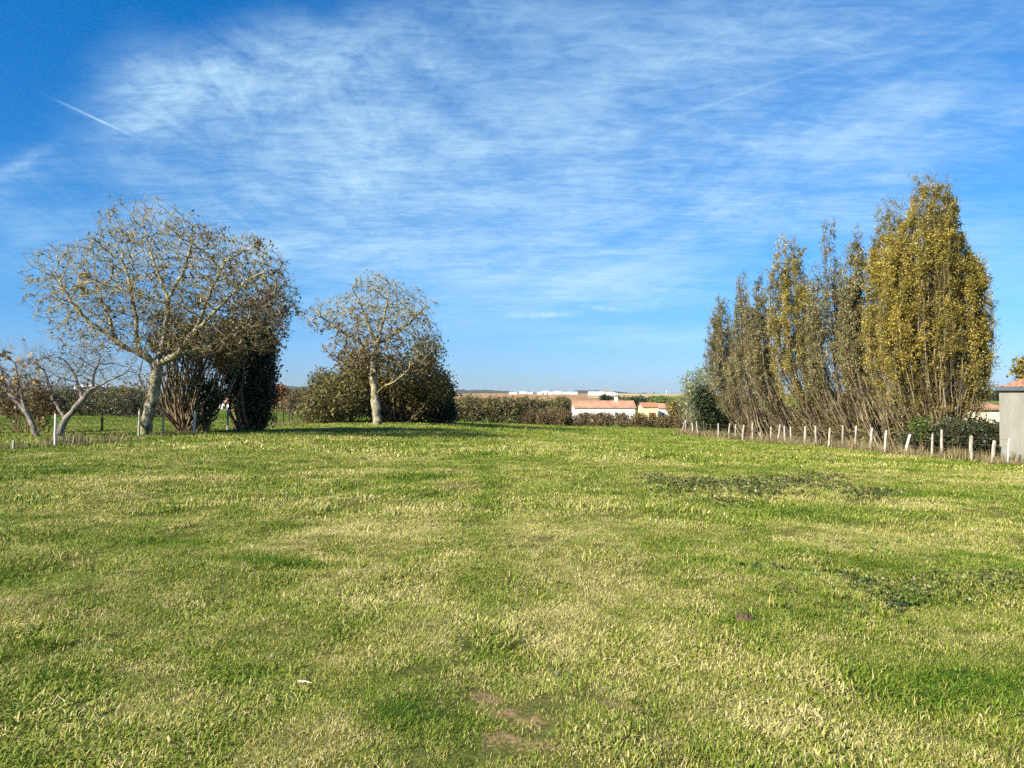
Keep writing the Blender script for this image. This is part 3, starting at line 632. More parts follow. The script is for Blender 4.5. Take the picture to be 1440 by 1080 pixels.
# --- shrubs, hedges, ivy
def bl(px, row, d, rx, ry_d, rz):  # blob given in pixels (rx, rz) and metres in depth
    v = at(px, row, d); return (v.x, v.y, v.z, rx * d / F, ry_d, rz * d / F)
bush("brown_shrub", [bl(42, 560, 38, 34, 1.2, 30), bl(60, 575, 38, 16, .9, 28), bl(5, 560, 38, 26, 1.2, 28)], "scruffy shrub of tan and brown dead leaves behind the crooked tree at far left", "shrub", L_thorn, 260, 9, .16, .10, 21, 50, B_brown, (.02, .005), twigs=300)
bush("coppiced_bush", [bl(262, 500, 39, 38, 1.8, 55), bl(298, 480, 39, 42, 2.0, 38), bl(240, 470, 39, 34, 1.6, 40), bl(326, 498, 39, 26, 1.5, 24)], "many stemmed bush with olive brown leaves right of the leaning walnut trunk", "bush", L_olive, 640, 9, .20, .09, 22, 90, B_brown, (.06, .012), base=(X(262, 39), 39), twigs=900, base_sp=.13)
bush("ivy_stump", [bl(286, 575, 38.6, 14, .6, 32), bl(292, 555, 38.6, 20, .7, 22)], "dark ivy covered stub leaning among the bush stems", "ivy stump", L_ivy, 260, 14, .13, .09, 23, 14, B_brown, (.10, .03), base=(X(282, 38.6), 38.6))
bush("ivy_tree", [bl(348, 520, 42, 34, 2, 66), bl(366, 560, 42, 20, 1.5, 40), bl(330, 490, 42, 30, 1.8, 44), bl(362, 480, 42, 22, 1.5, 38), bl(372, 520, 42, 14, 1.2, 55), bl(358, 585, 42, 18, 1.2, 20)], "tall black green tree smothered in ivy, left of the shaded fence posts", "tree", L_ivy, 2000, 12, .18, .10, 24, 26, B_brown, (.12, .03), base=(X(350, 42), 42), twigs=200)
bush("russet_shrub", [bl(378, 430, 42.5, 26, 1.2, 24), bl(385, 465, 42.5, 16, 1, 26), bl(350, 432, 42.5, 20, 1.2, 16)], "thin russet leaved growth topping the ivy tree", "shrub", L_rust, 220, 7, .22, .10, 25, 8, B_brown, (.03, .008), base=(X(362, 42.5), 42.5), twigs=260, base_sp=.5)
bush("thorn_bush", [bl(478, 560, 58, 42, 2.6, 34), bl(446, 575, 57, 30, 2, 22), bl(500, 545, 59, 30, 2, 40), bl(458, 540, 60, 22, 1.5, 20)], "tangled brown green thorn bush left of the middle walnut tree", "bush", L_hedge, 1300, 9, .24, .13, 26, 60, B_brown, (.04, .01), twigs=900)
bush("oak_tree", [bl(555, 530, 60, 52, 3, 34), bl(600, 496, 60, 22, 2, 22), bl(508, 515, 60, 26, 2, 24), bl(600, 535, 60, 30, 2, 30), bl(545, 560, 61, 50, 2.4, 34), bl(585, 565, 61, 34, 2.2, 30), bl(618, 545, 60, 16, 1.8, 22)], "wide brown leaved oak with dark undergrowth behind the middle walnut", "tree", L_olive, 1550, 11, .34, .14, 27, 50, B_brown, (.10, .02), base=(X(560, 60), 60), twigs=500, base_sp=.25)
bush("holly_bush", [bl(615, 560, 63, 22, 2, 32), bl(565, 578, 62.5, 48, 2, 16), bl(628, 575, 63, 10, 1.5, 20)], "dark evergreen bush under the right side of the oak", "bush", L_dark, 900, 12, .26, .15, 28, 30, B_brown, (.06, .02))
def hedge(name, pts, h, dep, label, leafm, dens, size, seed, sig=.25, cat="hedge", stems=1.5, per=9, gap=.25, stemm=None, lobes=1.0):
    """pts: list of (px, d, height_m)"""
    rng = np.random.default_rng(seed); P = []
    for (a, da, ha), (b, db, hb) in zip(pts[:-1], pts[1:]):
        L = math.hypot(X(b, db) - X(a, da), db - da); k = max(2, int(L / (1.1 * lobes)))
        for i in range(k):
            t = (i + rng.uniform(-.3, .3)) / k; x = X(a, da) * (1 - t) + X(b, db) * t; y = da + (db - da) * t; hh = (ha + (hb - ha) * t) * rng.uniform(1 - gap, 1.05); P.append((x, y + rng.normal() * .2, G(x, y) + hh * .5, 1.0 * lobes * rng.uniform(.7, 1.1), dep * rng.uniform(.7, 1), hh * .52))
    x0, y0 = P[0][0], P[0][1]; e = empty(name, (x0, y0, G(x0, y0) - .02), label, cat); n = int(len(P) * dens * lobes)
    V, Fq, tt, C = leafmass(P, n, per, sig, size, rng, .45); mesh_np("foliage", V, [Fq], leafm, e, tt)
    ns = int(n * stems); D = norm(rng.normal(size=(ns, 3)) * [.7, .5, .5] + [0, 0, 1]); Q = C[rng.choice(len(C), ns)]; L = rng.uniform(.3, .9, (ns, 1)) * min(size * 6, .45 * max(p_[2] for p_ in pts) / .9)
    P0 = Q - D * L; P0[:, 2] = np.maximum(P0[:, 2], gz(P0[:, 0], P0[:, 1])); V, Fq = strands(P0, Q + D * L, size * .10, size * .04, rng, 4, .08, 3); mesh_np("stems", V, [Fq], stemm or B_brown, e)
    return e
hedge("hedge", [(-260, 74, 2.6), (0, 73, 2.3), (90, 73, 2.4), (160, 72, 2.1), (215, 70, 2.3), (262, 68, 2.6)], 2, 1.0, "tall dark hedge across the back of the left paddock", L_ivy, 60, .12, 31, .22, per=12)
hedge("scrub_hedge", [(60, 80, 3.6), (110, 80, 3.4), (160, 79, 3.7), (225, 78, 4.2)], 2, 1.2, "brown leafy scrub rising just behind the dark left hedge", L_hedge, 34, .16, 32, .3)
hedge("field_hedge", [(608, 88, 3.0), (640, 90, 3.4), (690, 92, 3.5), (730, 93, 3.6), (765, 94, 3.4), (800, 96, 2.6)], 2, 1.3, "tall scrubby brown green hedge closing the far end of the meadow", L_hedge, 60, .17, 33, .28, gap=.5)
hedge("clipped_hedge", [(748, 92, 1.9), (800, 92, 1.85), (860, 91, 1.75), (905, 90, 1.7), (950, 89, 1.5), (968, 87, 1.6)], 1.5, .8, "low brown hedge in front of the farmhouse and the cottages", L_thorn, 120, .12, 34, .16, gap=.05)
hedge("thorn_scrub", [(408, 92, 3.3), (440, 96, 3.2), (480, 98, 3.0)], 2, 1.3, "reddish brown scrub right of the orange roofed cottage", L_thorn, 50, .17, 35, .3)
hedge("evergreen_hedge", [(1330, 36, 1.5), (1352, 36, 1.75), (1380, 36, 1.7), (1402, 36, 1.7)], 2, .9, "dark evergreen hedge between the largest poplar and the cement outbuilding", L_dark, 150, .09, 36, .16, per=12, gap=.12)
hedge("far_scrub", [(650, 190, 4.3), (700, 200, 4.3), (760, 210, 4.8), (812, 215, 4.2)], 2, 3, "dense scrub belt beyond the far end hedge", L_hedge, 50, .35, 37, .6, lobes=2.2)
def clump_tree(name, px, toprow, d, wpx, label, leafm, seed, n=220, size=.3, trunk=True, cat="tree"):
    x = X(px, d); g = G(x, d); top = Z(toprow, d); h = top - g; rx = wpx / 2 * d / F; rng = np.random.default_rng(seed)
    bl_ = [(x + rng.normal() * rx * .35, d + rng.normal() * rx * .3, g + h * u, rx * rng.uniform(.5, .75), rx * .6, h * .26) for u in (.40, .5, .6, .68, .74)]
    return bush(name, bl_, label, cat, leafm, n, 8, size * 1.6, size, seed, 12 if trunk else 0, B_brown, (h * .03, h * .006), base=(x, d), base_sp=.1)
clump_tree("copper_tree", 391, 541, 130, 26, "rounded copper brown tree beside the ivy tree's right edge", L_rust, 41, 500, .22)
clump_tree("garden_bush", 397, 566.5, 120, 12, "small round green garden bush before the orange roofed cottage", L_olive, 42, 200, .16)
clump_tree("willow_bush", 948, 563, 130, 26, "loose yellow green bush beside the white cottage", L_olive, 43, 380, .2)
clump_tree("field_tree", 851, 557.5, 330, 12, "dark rounded tree on the ploughed slope above the farmhouse roof", L_dark, 44, 160, .5)
clump_tree("field_tree", 790, 560, 260, 26, "grey brown tree beside the left gable of the farmhouse", L_hedge, 45, 260, .4)
clump_tree("field_tree", 878, 562, 230, 22, "brownish tree behind the farmhouse chimney", L_hedge, 46, 220, .35)
clump_tree("field_tree", 900, 560, 260, 24, "low dark tree between the farmhouse and the yellow cottage", L_dark, 47, 220, .4)
clump_tree("field_tree", 928, 560, 300, 40, "spreading green tree behind the yellow cottage roof", L_green, 48, 260, .45)
hedge("ridge_hedge", [(866, 330, 2.6), (905, 330, 2.8), (950, 320, 2.8)], 3, 6, "dark hedge line across the slope behind the cottages", L_dark, 60, .5, 49, .6, lobes=3)
hedge("ridge_hedge", [(640, 300, 1.3), (700, 305, 1.2), (760, 310, 1.2)], 3, 6, "thin dark hedge line crossing the slope just below the ridge barns", L_hedge, 30, .5, 50, .6, lobes=3)
hedge("ridge_wood", [(-60, 500, 3.5), (60, 520, 3.2), (200, 540, 3.0)], 3, 10, "belt of dark trees on the slope behind the left paddock", L_dark, 80, 1.0, 51, 1.6, lobes=5)
hedge("ridge_wood", [(395, 600, 4), (440, 620, 4.5), (520, 640, 4.5), (640, 660, 4.5)], 3, 8, "brownish tree belt far behind the thorn bush", L_hedge, 70, .9, 52, 1.4, lobes=5)
hedge("ridge_wood", [(1380, 420, 4.5), (1500, 400, 4.5)], 3, 6, "dark tree belt far behind the cream villa", L_dark, 70, .7, 53, 1.0, lobes=4)

# --- poplars
def poplar(base_px, d, crown_px, crown_dy, R, top_row, nst, label, seed, leafm, shape=.45, lean=0.0, dens=1.0, low=.22, ry=None, tops=None, lsize=.075, twn=42, dark=None):
    nst = int(nst * 1.5); twn = int(twn * .8); rng = np.random.default_rng(seed); bx, by = X(base_px, d), d; bz = G(bx, by) - .05; cxw = X(crown_px, d); Ht = Z(top_row, d) - bz; ry = ry or R * .8
    e = empty("poplar_tree", (bx, by, bz), label, "poplar", "row of poplars behind the right fence")
    th = rng.uniform(0, 2 * np.pi, nst); rr = np.sqrt(rng.uniform(0, 1, nst)); ox = np.cos(th) * rr * R; oy = np.sin(th) * rr * ry
    hh = Ht * (1 - shape * rr ** 2.4) * np.where(rng.uniform(0, 1, nst) < .6, rng.uniform(.90, .99, nst), rng.uniform(.6, .9, nst)); hh[0] = Ht; ox[:3] *= .3; oy[:3] *= .3; hh[1:3] = Ht * .97
    if tops is not None:
        for (tx, f) in tops:   # secondary summits: local height limit by offset
            pass
    m_ = 16; t = np.linspace(0, 1, m_)[None, :]; ease = 1 - (1 - t) ** rng.uniform(1.7, 3.4, (nst, 1))
    sx_ = rng.normal(size=(nst, 1)) * (.34 if R > 2 else .6); sy_ = rng.normal(size=(nst, 1)) * .4
    narrow = 1 - .36 * np.clip(t - .55, 0, 1) ** 1.3 * 2
    Px = bx + sx_ + (cxw + ox[:, None] * narrow - bx - sx_) * ease; Py = by + sy_ + (by + crown_dy + oy[:, None] * narrow - by - sy_) * ease; Pz = bz + hh[:, None] * t
    P = np.stack([Px, Py, Pz], -1) + np.cumsum(rng.normal(size=(nst, m_, 3)) * [.055, .055, 0], 1)
    r0 = rng.uniform(.014, .042, (nst, 1)); Rr = r0 * (1 - t) ** .8 + .006
    stems = polytubes(P, Rr, 5)
    mesh_np("trunk", stems[0], [stems[1]], B_pop, e)
    nt = int(nst * twn * 1.5); si = rng.integers(0, nst, nt); tt = rng.uniform(low * .5, 1.0, nt) ** .85; f = tt * (m_ - 1); i0 = np.minimum(f.astype(int), m_ - 2); u = (f - i0)[:, None]
    Q = P[si, i0] * (1 - u) + P[si, i0 + 1] * u; T = norm(P[si, i0 + 1] - P[si, i0]); rad_ = rng.normal(size=(nt, 3)) * [1, 1, .15]
    D = norm(T * 1.4 + norm(rad_) * .85); L = rng.uniform(.35, 1.15, nt) * (1.15 - tt * .55); E = Q + D * L[:, None]
    tw = strands(Q, E, .0085, .004, rng, 4, .06, 3, .0); mesh_np("branches", tw[0], [tw[1]], B_brown, e)
    # leaves on twigs
    lt = np.clip((tt - low) / .35, .10, 1) * rng.uniform(.3, 1.4, nt) * (.5 + .8 * (np.hypot(ox, oy)[si] / R)) * (1 + .9 * (tt > .8))
    patch = (np.sin(Q[:, 0] * 2.1 + seed) + np.sin(Q[:, 2] * 1.3 + Q[:, 1] * 1.7 + seed * 2) + np.sin(Q[:, 0] * 4.3 - Q[:, 2] * 2.2)) / 3
    lt *= np.clip(1 + patch * .9, .15, 2); lt = lt * rng.lognormal(-.25, .75, nt); k = rng.poisson(np.clip(lt, .04, 4) * 19 * dens); src = np.repeat(np.arange(nt), k); v = rng.uniform(.15, 1.05, len(src))[:, None]
    c = Q[src] + (E[src] - Q[src]) * v + rng.normal(size=(len(src), 3)) * .075
    tint_ = np.clip(.5 + patch[src] * .25 + rng.normal(size=nt)[src] * .15 + rng.normal(size=len(src)) * .22, 0, 1); V, Fq, tq = leaves(c, lsize, rng, up=.2, long=1.15, tint=tint_); mesh_np("leaves", V, [Fq], leafm, e, tq)
    return e
poplar(1322, 37.5, 1318, .3, 2.85, 240, 95, "largest golden poplar, tallest and broadest, at the right end of the row", 61, L_pop, .36, twn=52, ry=1.9, dens=1.5, low=.14, lsize=.062)
poplar(1300, 39.6, 1258, .4, 1.30, 268, 34, "narrow golden poplar pressed against the left flank of the largest one", 62, L_pop, .30, ry=1.2, dens=1.2, lsize=.062)
poplar(1262, 41.5, 1216, .6, .90, 322, 26, "slim shaded dark poplar left of the two golden ones", 63, L_popg, .25, ry=1.2, dens=.9, low=.2)
poplar(1222, 45.0, 1169, .3, 1.37, 312, 40, "sparse grey brown poplar with a single sharp top, fourth from the right", 64, L_popg, .42, ry=1.4, dens=.55, low=.22)
poplar(1175, 49.0, 1113, .3, 1.65, 328, 46, "yellow green poplar with blunt top in the middle of the row", 65, L_pop, .30, ry=1.5, dens=.7, low=.15)
poplar(1120, 53.5, 1066, .2, 1.1, 388, 34, "greyish medium poplar, second from the left end of the row", 66, L_popg, .30, ry=1.3, dens=.6, low=.2)
poplar(1084, 56.5, 1044, .2, .95, 383, 26, "thin bare topped poplar squeezed between the two leftmost crowns", 67, L_popg, .45, ry=1.2, dens=.45, low=.22)
poplar(1058, 59.5, 1018, .2, 1.35, 418, 36, "shortest poplar at the left end of the row", 68, L_popg, .35, ry=1.4, dens=.65, low=.18)
bush("pale_shrub", [bl(975, 545, 63, 16, 1.4, 26), bl(990, 535, 63, 14, 1.4, 22), bl(970, 570, 63, 14, 1.2, 22)], "loose shrub with pale green leaves at the left end of the poplar row", "shrub", L_pale, 260, 8, .22, .12, 71, 60, B_grey, (.03, .008), twigs=300, base=(X(985, 63), 63), base_sp=.2)
bush("ivy_bush", [bl(993, 575, 61, 13, 1.2, 30), bl(1003, 590, 61, 12, 1, 18), bl(985, 560, 61, 8, 1, 18)], "dark green ivy bush at the foot of the leftmost poplar", "bush", L_dark, 420, 12, .20, .12, 72, 10, B_brown, (.05, .02))
bush("elder_shrub", [bl(1294, 604, 35.4, 10, .5, 13), bl(1302, 594, 35.4, 8, .4, 10), bl(1289, 597, 35.4, 6, .4, 7)], "small bright green shrub behind the leaning post", "shrub", L_olive2, 100, 11, .13, .07, 73, 14, B_brown, (.02, .006))
bush("bramble_bush", [bl(1306, 622, 35.8, 28, .8, 12), bl(1284, 624, 36.2, 16, .7, 12)], "dark bramble bush under the largest poplar", "bush", L_dark, 260, 10, .14, .08, 74, 30, B_brown, (.012, .005), twigs=120)
x, y = X(1450, 37), 37
bush("garden_tree", [(X(1450, 37), 37, Z(528, 37), .6, .6, .8), (X(1438, 37), 37, Z(520, 37), .28, .3, .55)], "yellow leaved tree top showing above the outbuilding roof", "tree", L_pop, 110, 9, .15, .12, 75, 12, B_brown, (.05, .012), twigs=60, base=(x + .4, 37), base_sp=.05)
hedge("bramble_hedge", [(1005, 64, 2.2), (1090, 57, 2.5), (1150, 51, 2.7), (1220, 44.5, 2.7), (1290, 39, 2.3), (1335, 37, 1.6)], 1, 1.0, "dark tangled brambles under the poplars behind the long fence", L_hedge, 70, .11, 54, .22, gap=.35, stems=3.5)
bush("shade_tree", [(-40, 27, 3.5, 3.2, 3.2, 2.6), (-41, 28, 6, 2.6, 2.6, 2.4), (-37, 26, 4, 2, 2, 1.6)], "dark bushy tree beyond the left edge that shades the paddock grass", "tree", L_dark, 700, 8, .5, .3, 76, 14, B_brown, (.14, .03), base=(-39.5, 27), base_sp=.1)
# ------------------------------------------------------------------ fences
M_post, n = new_mat("weathered_post"); pos = n.new('ShaderNodeNewGeometry').outputs['Position']
surf(M_post, n, n.mix(n.maprange(n.noise(n.vmul(pos, (1, 1, .25)), 9, 6, .7), .3, .7), (.20, .17, .13), (.50, .45, .36)), .95, .1, n.noise(n.vmul(pos, (1, 1, .1)), 60, 4), .01)
M_wpost = plain("whitewashed_post", (.42, .39, .33), (.68, .65, .58), 9)
M_dpost = plain("mossy_shaded_post", (.04, .055, .025), (.10, .10, .06), 8)  # mossy green; on posts by the ivy tree the dark stands in for shade
M_redcap = plain("faded_red_paint", (.20, .02, .02), (.26, .04, .03), 8)
M_wire = plain("rusty_wire", (.10, .08, .065), (.18, .15, .12), 8, .6, False)
def post_path(x, y, h, lean=(0, 0), rng=None, r=.05):
    g = G(x, y); z = np.linspace(-.25, h, 7); c = np.cumsum(rng.normal(size=7) * .008); k = np.clip(z, 0, None) / h
    P = np.stack([x + lean[0] * k + c, y + lean[1] * k + c[::-1] * .5, g + z], -1); R = r * rng.uniform(.86, 1.12, 7); R[-1] *= .8; return P, R
def fence(name, specs, label, wires, seed, cap_first=False):
    rng = np.random.default_rng(seed); x0, y0 = specs[0][0], specs[0][1]; e = empty(name, (x0, y0, G(x0, y0)), label, "fence"); tops = []
    for i, s in enumerate(specs):
        x, y, h, r, lean, mt = s[:6]; P, R = post_path(x, y, h, lean, rng, r); V, Fq = polytubes(P[None], R[None], 8)
        n0 = len(V); V = np.vstack([V, P[-1] + [0, 0, .015]]); capf = np.array([[n0 - 8 + j, n0 - 8 + (j + 1) % 8, n0] for j in range(8)])
        o = mesh_np("post", V, [Fq, capf], mt, e)
        if len(s) > 6: o['label'] = s[6]
        if cap_first and i == 0:
            c = polytubes(np.array([[P[-1] + [0, 0, -.02], P[-1] + [0, 0, .03], P[-1] + [0, 0, .06]]]), np.array([[r * 1.15, r * 1.25, r * .6]]), 8); oc = mesh_np("cap", c[0] , [c[1]], M_redcap, e); oc.parent = o
        tops.append(P)
    for wz in wires:
        pts = []
        for s, P in zip(specs, tops):
            x, y, h = s[:3]
            if h < .8: continue
            k = wz; pts.append(P[0] + (P[-1] - P[0]) * ((wz + .25) / (h + .25)) + np.array([-.05, -.02, 0]))
        pts = np.array(pts); fine_ = []
        for a, b in zip(pts[:-1], pts[1:]):
            t = np.linspace(0, 1, 8)[:-1, None]; sg = np.zeros((7, 3)); sg[:, 2] = -np.sin(t[:, 0] * math.pi) * np.linalg.norm(b - a) * .012; fine_.append(a + (b - a) * t + sg)
        fine_.append(pts[-1:]); Pw = np.concatenate(fine_); V, Fq = polytubes(Pw[None], np.full((1, len(Pw)), .005), 4); mesh_np("wire", V, [Fq], M_wire, e)
    return e
prng = np.random.default_rng(77)
RP = [959, 964, 974, 981.5, 992, 1001, 1010, 1022.7, 1033.9, 1044, 1058, 1070, 1084, 1093.4, 1103, 1112, 1131, 1147, 1165.6, 1184.6, 1202, 1223, 1244, 1273.5, 1309.6, 1334.6, 1365, 1394.4, 1416]
def ypost(px): return 24626 / (px - 573.7)
specs = []
for px in RP:
    y = ypost(px); x = X(px, y); h = 1.15 + prng.normal() * .08; r = .042 + prng.uniform(0, .02); lean = (prng.normal() * .085, prng.normal() * .05); mt = M_post; lab = None
    if px == 1070: h = .70
    if px == 1093.4: lean = (.14, 0)
    if px in (1044, 1223, 1131): r = .07
    if px == 1244: mt = M_wpost; r = .052; lean = (.06, 0)
    if px == 1273.5: x -= .08; lean = (.30, 0); lab = "pale post leaning to the right"; mt = M_wpost
    if px in (1365, 1394.4): r = .075
    if px == 1416: r = .03; h = 1.05; lean = (.05, 0); mt = M_wpost
    if px in (1334.6, 1001, 992): mt = M_dpost if px != 1334.6 else M_post; y += .6
    specs.append((x, y, h, r, lean, mt) + ((lab,) if lab else ()))
fence("pasture_fence", specs, "long wire fence of crooked pale posts running in front of the poplars", (1.02, .75, .45), 78)
LP = [(78, 27.2, 1.22, .045, M_wpost, (.01, 0)), (144, 39.5, 1.0, .06, M_dpost, (-.02, 0)), (195, 34.2, 1.27, .055, M_post, (.04, 0)), (230, 36.5, 1.2, .045, M_post, (0, 0)), (272, 37.4, 1.12, .06, M_wpost, (.08, 0)),
      (292.5, 42.5, 1.08, .05, M_post, (0, 0)), (320, 41, 1.15, .055, M_wpost, (-.02, 0)), (335.5, 43.5, 1.1, .06, M_post, (.03, 0)), (348, 45, 1.1, .05, M_post, (0, 0)), (360, 46.5, 1.15, .05, M_post, (-.05, 0)), (374, 49, 1.1, .05, M_post, (0, 0)),
      (388, 51.5, 1.0, .06, M_dpost, (0, 0)), (398, 54, .95, .06, M_dpost, (-.02, 0)), (406, 55.5, .95, .05, M_dpost, (0, 0)), (411, 57, .95, .05, M_dpost, (0, 0)), (417.5, 58.5, .95, .05, M_dpost, (.02, 0)), (429, 60.5, .95, .06, M_post, (0, 0))]  # these dark posts carry the ivy tree's shade in their colour
specs = [(X(0, 22) - 2, 21, 1.15, .05, (0, 0), M_post)] and []
for i, (px, d, h, r, mt, lean) in enumerate(LP):
    s = (X(px, d), d, h, r, lean, mt)
    if i == 0: s = s + ("clean white post with a faded red top",)
    if i == 1: s = s + ("dark mossy post in the long grass",)
    specs.append(s)
fence("paddock_fence", specs, "wire fence of mixed posts along the left paddock past the walnut and ivy trees", (1.0, .7, .4), 79, True)
# short grey stub at far left
g = G(X(20, 25.5), 25.5); b = polytubes(np.array([[(X(20, 25.5), 25.5, g - .1), (X(20, 25.5), 25.5, g + .28), (X(20, 25.5) + .01, 25.5, g + .33)]]), np.array([[.05, .048, .03]]), 8); o = mesh_np("stump", b[0], [b[1]], M_post); tag(o, "short pale sawn off post stub in the weeds at far left", "post stub")

# ------------------------------------------------------------------ grass blades
M_grass, n = new_mat("meadow_grass"); pos = n.new('ShaderNodeNewGeometry').outputs['Position']
ti = n.new('ShaderNodeAttribute', attribute_name='tint').outputs['Fac']; rnd = n.new('ShaderNodeObjectInfo').outputs['Random']
ff = field_factor(n, pos); f = n.math('ADD', ff, n.math('MULTIPLY', n.math('SUBTRACT', ti, .5), 1.15)); f = n.math('ADD', f, n.math('MULTIPLY', n.math('SUBTRACT', rnd, .5), .45))
col = n.ramp(n.math('MULTIPLY', n.math('ADD', f, .5), .5), [(.08, (.055, .125, .006)), (.30, (.115, .185, .010)), (.47, (.215, .245, .024)), (.62, (.37, .34, .085)), (.84, (.68, .57, .28))])
p = n.new('ShaderNodeBsdfPrincipled'); n.put(p.inputs['Base Color'], col); p.inputs['Roughness'].default_value = .6; p.inputs['Specular IOR Level'].default_value = .25
tr = n.new('ShaderNodeBsdfTranslucent'); n.put(tr.inputs[0], col); ms = n.new('ShaderNodeMixShader'); ms.inputs[0].default_value = .22
n.l.new(p.outputs[0], ms.inputs[1]); n.l.new(tr.outputs[0], ms.inputs[2]); o = n.new('ShaderNodeOutputMaterial'); n.l.new(ms.outputs[0], o.inputs[0])

def blades_mesh(name, nb, rad_, h, wdt, seed, mat, flat=.5, straw=.25, spread=1.0):
    r = np.random.default_rng(seed); th = r.uniform(0, 2 * np.pi, nb); rr = np.sqrt(r.uniform(0, 1, nb)) * rad_; bx, by = np.cos(th) * rr, np.sin(th) * rr
    st = r.uniform(0, 1, nb) < straw; hh = h * np.clip(r.lognormal(0, .28, nb), .4, 1.6) * np.where(st, 1.1, 1); az = r.uniform(0, 2 * np.pi, nb); ln = np.clip(r.normal(flat, .32, nb) + st * .25, 0.05, 1.5)
    d = np.stack([np.cos(az), np.sin(az), np.zeros(nb)], 1); s = np.stack([-np.sin(az + r.normal(0, .6, nb)), np.cos(az), np.zeros(nb)], 1); up = np.array([0, 0, 1.])
    B = np.stack([bx, by, np.full(nb, -.01)], 1); Mi = B + d * (np.sin(ln * .5) * hh * .55)[:, None] + up * (np.cos(ln * .5) * hh * .55)[:, None]; Tp = Mi + d * (np.sin(ln * 1.25) * hh * .5)[:, None] + up * (np.cos(ln * 1.25) * hh * .5)[:, None]
    wv = wdt * r.uniform(.6, 1.4, nb)[:, None] * np.where(st, .7, 1)[:, None]; V = np.stack([B - s * wv / 2, B + s * wv / 2, Mi + s * wv * .42, Mi - s * wv * .42, Tp], 1).reshape(-1, 3); b = np.arange(nb)[:, None] * 5
    F4 = np.array([[0, 1, 2, 3]]) + b; F3 = np.array([[3, 2, 4]]) + b; tint_ = np.repeat(np.clip(r.uniform(0, .62, nb) + st * .4, 0, 1), 5)
    me = mesh_np(name, V, [F4, F3], mat, None, tint_); COL.objects.unlink(me); return me
def scatter(name, pts, rotz, scl, kind, protos, tilt=None):
    """one object whose vertices carry grass tufts, drawn by geometry nodes"""
    src = bpy.data.collections.new(name + "_tufts")
    for i, o in enumerate(protos): o.name = "%s_tuft_%02d" % (name, i); src.objects.link(o)
    me = bpy.data.meshes.new(name); me.vertices.add(len(pts)); me.vertices.foreach_set('co', np.asarray(pts, np.float32).ravel())
    a = me.attributes.new('rz', 'FLOAT', 'POINT'); a.data.foreach_set('value', np.asarray(rotz, np.float32)); a = me.attributes.new('sc', 'FLOAT', 'POINT'); a.data.foreach_set('value', np.asarray(scl, np.float32)); a = me.attributes.new('kd', 'INT', 'POINT'); a.data.foreach_set('value', np.asarray(kind, np.int32))
    o = bpy.data.objects.new(name, me); COL.objects.link(o)
    ng = bpy.data.node_groups.new(name, 'GeometryNodeTree'); ng.interface.new_socket('Geometry', in_out='INPUT', socket_type='NodeSocketGeometry'); ng.interface.new_socket('Geometry', in_out='OUTPUT', socket_type='NodeSocketGeometry')
    N_ = ng.nodes; Lk = ng.links; gi = N_.new('NodeGroupInput'); go = N_.new('NodeGroupOutput'); ip = N_.new('GeometryNodeInstanceOnPoints'); ci = N_.new('GeometryNodeCollectionInfo'); ci.inputs['Collection'].default_value = src
    ci.inputs['Separate Children'].default_value = True; ci.inputs['Reset Children'].default_value = True; ip.inputs['Pick Instance'].default_value = True
    def na(nm, ty): q_ = N_.new('GeometryNodeInputNamedAttribute'); q_.data_type = ty; q_.inputs['Name'].default_value = nm; return next(s for s in q_.outputs if s.enabled)
    cb = N_.new('ShaderNodeCombineXYZ'); Lk.new(na('rz', 'FLOAT'), cb.inputs[2]); Lk.new(cb.outputs[0], ip.inputs['Rotation']); Lk.new(na('sc', 'FLOAT'), ip.inputs['Scale']); Lk.new(na('kd', 'INT'), ip.inputs['Instance Index'])
    Lk.new(gi.outputs[0], ip.inputs['Points']); Lk.new(ci.outputs[0], ip.inputs['Instance']); Lk.new(ip.outputs[0], go.inputs[0]); md = o.modifiers.new("tufts", 'NODES'); md.node_group = ng
    return o
protos = [blades_mesh("b", 115, .12, .031, .0042, 100 + i, M_grass, 1.15, .25 + .09 * i) for i in range(5)] \
       + [blades_mesh("b", 100, .25, .046, .0090, 110 + i, M_grass, 1.0, .25 + .08 * i) for i in range(4)] \
       + [blades_mesh("b", 100, .60, .066, .024, 120 + i, M_grass, .85, .20 + .08 * i) for i in range(4)]
rng = np.random.default_rng(5)
tus = waves(31, 16, .35, 1.6); tus2 = waves(32, 10, 2, 7)
def zone(y0, y1, dens, kinds, s0, xl=None, margin=.74):
    A = .5 * (y1 * y1 - y0 * y0) * margin * 2; nn = int(A * dens); y = np.sqrt(rng.uniform(y0 * y0, y1 * y1, nn)); x = rng.uniform(-1, 1, nn) * (y * margin + .3)
    if y1 > 30: k = ~((x > 17.7 + (40 - y) * .138 + .3) & (y < 66)); x, y = x[k], y[k]; nn = len(x)
    z = gz(x, y) + .005; t = tus(x, y); t2 = tus2(x, y); sc = s0 * np.clip(1 + .30 * t + .16 * t2, .74, 2.1) * rng.uniform(.8, 1.2, nn)
    so = np.zeros(nn)
    for cx_, cy_, rx_, ry_, am in SOIL_SPOTS: so = np.maximum(so, am * np.exp(-((x - cx_) / (rx_ * 1.8)) ** 2 - ((y - cy_) / (ry_ * 1.8)) ** 2))
    for cx_, cy_, rx_, ry_, am in FIELD_SPOTS[:6]: sc = sc * (1 + .35 * np.exp(-((x - cx_) / rx_) ** 2 - ((y - cy_) / ry_) ** 2))
    k = so < rng.uniform(.38, .8, nn); return np.stack([x, y, z], 1)[k], rng.uniform(0, 6.28, nn)[k], sc[k], rng.choice(kinds, nn)[k]
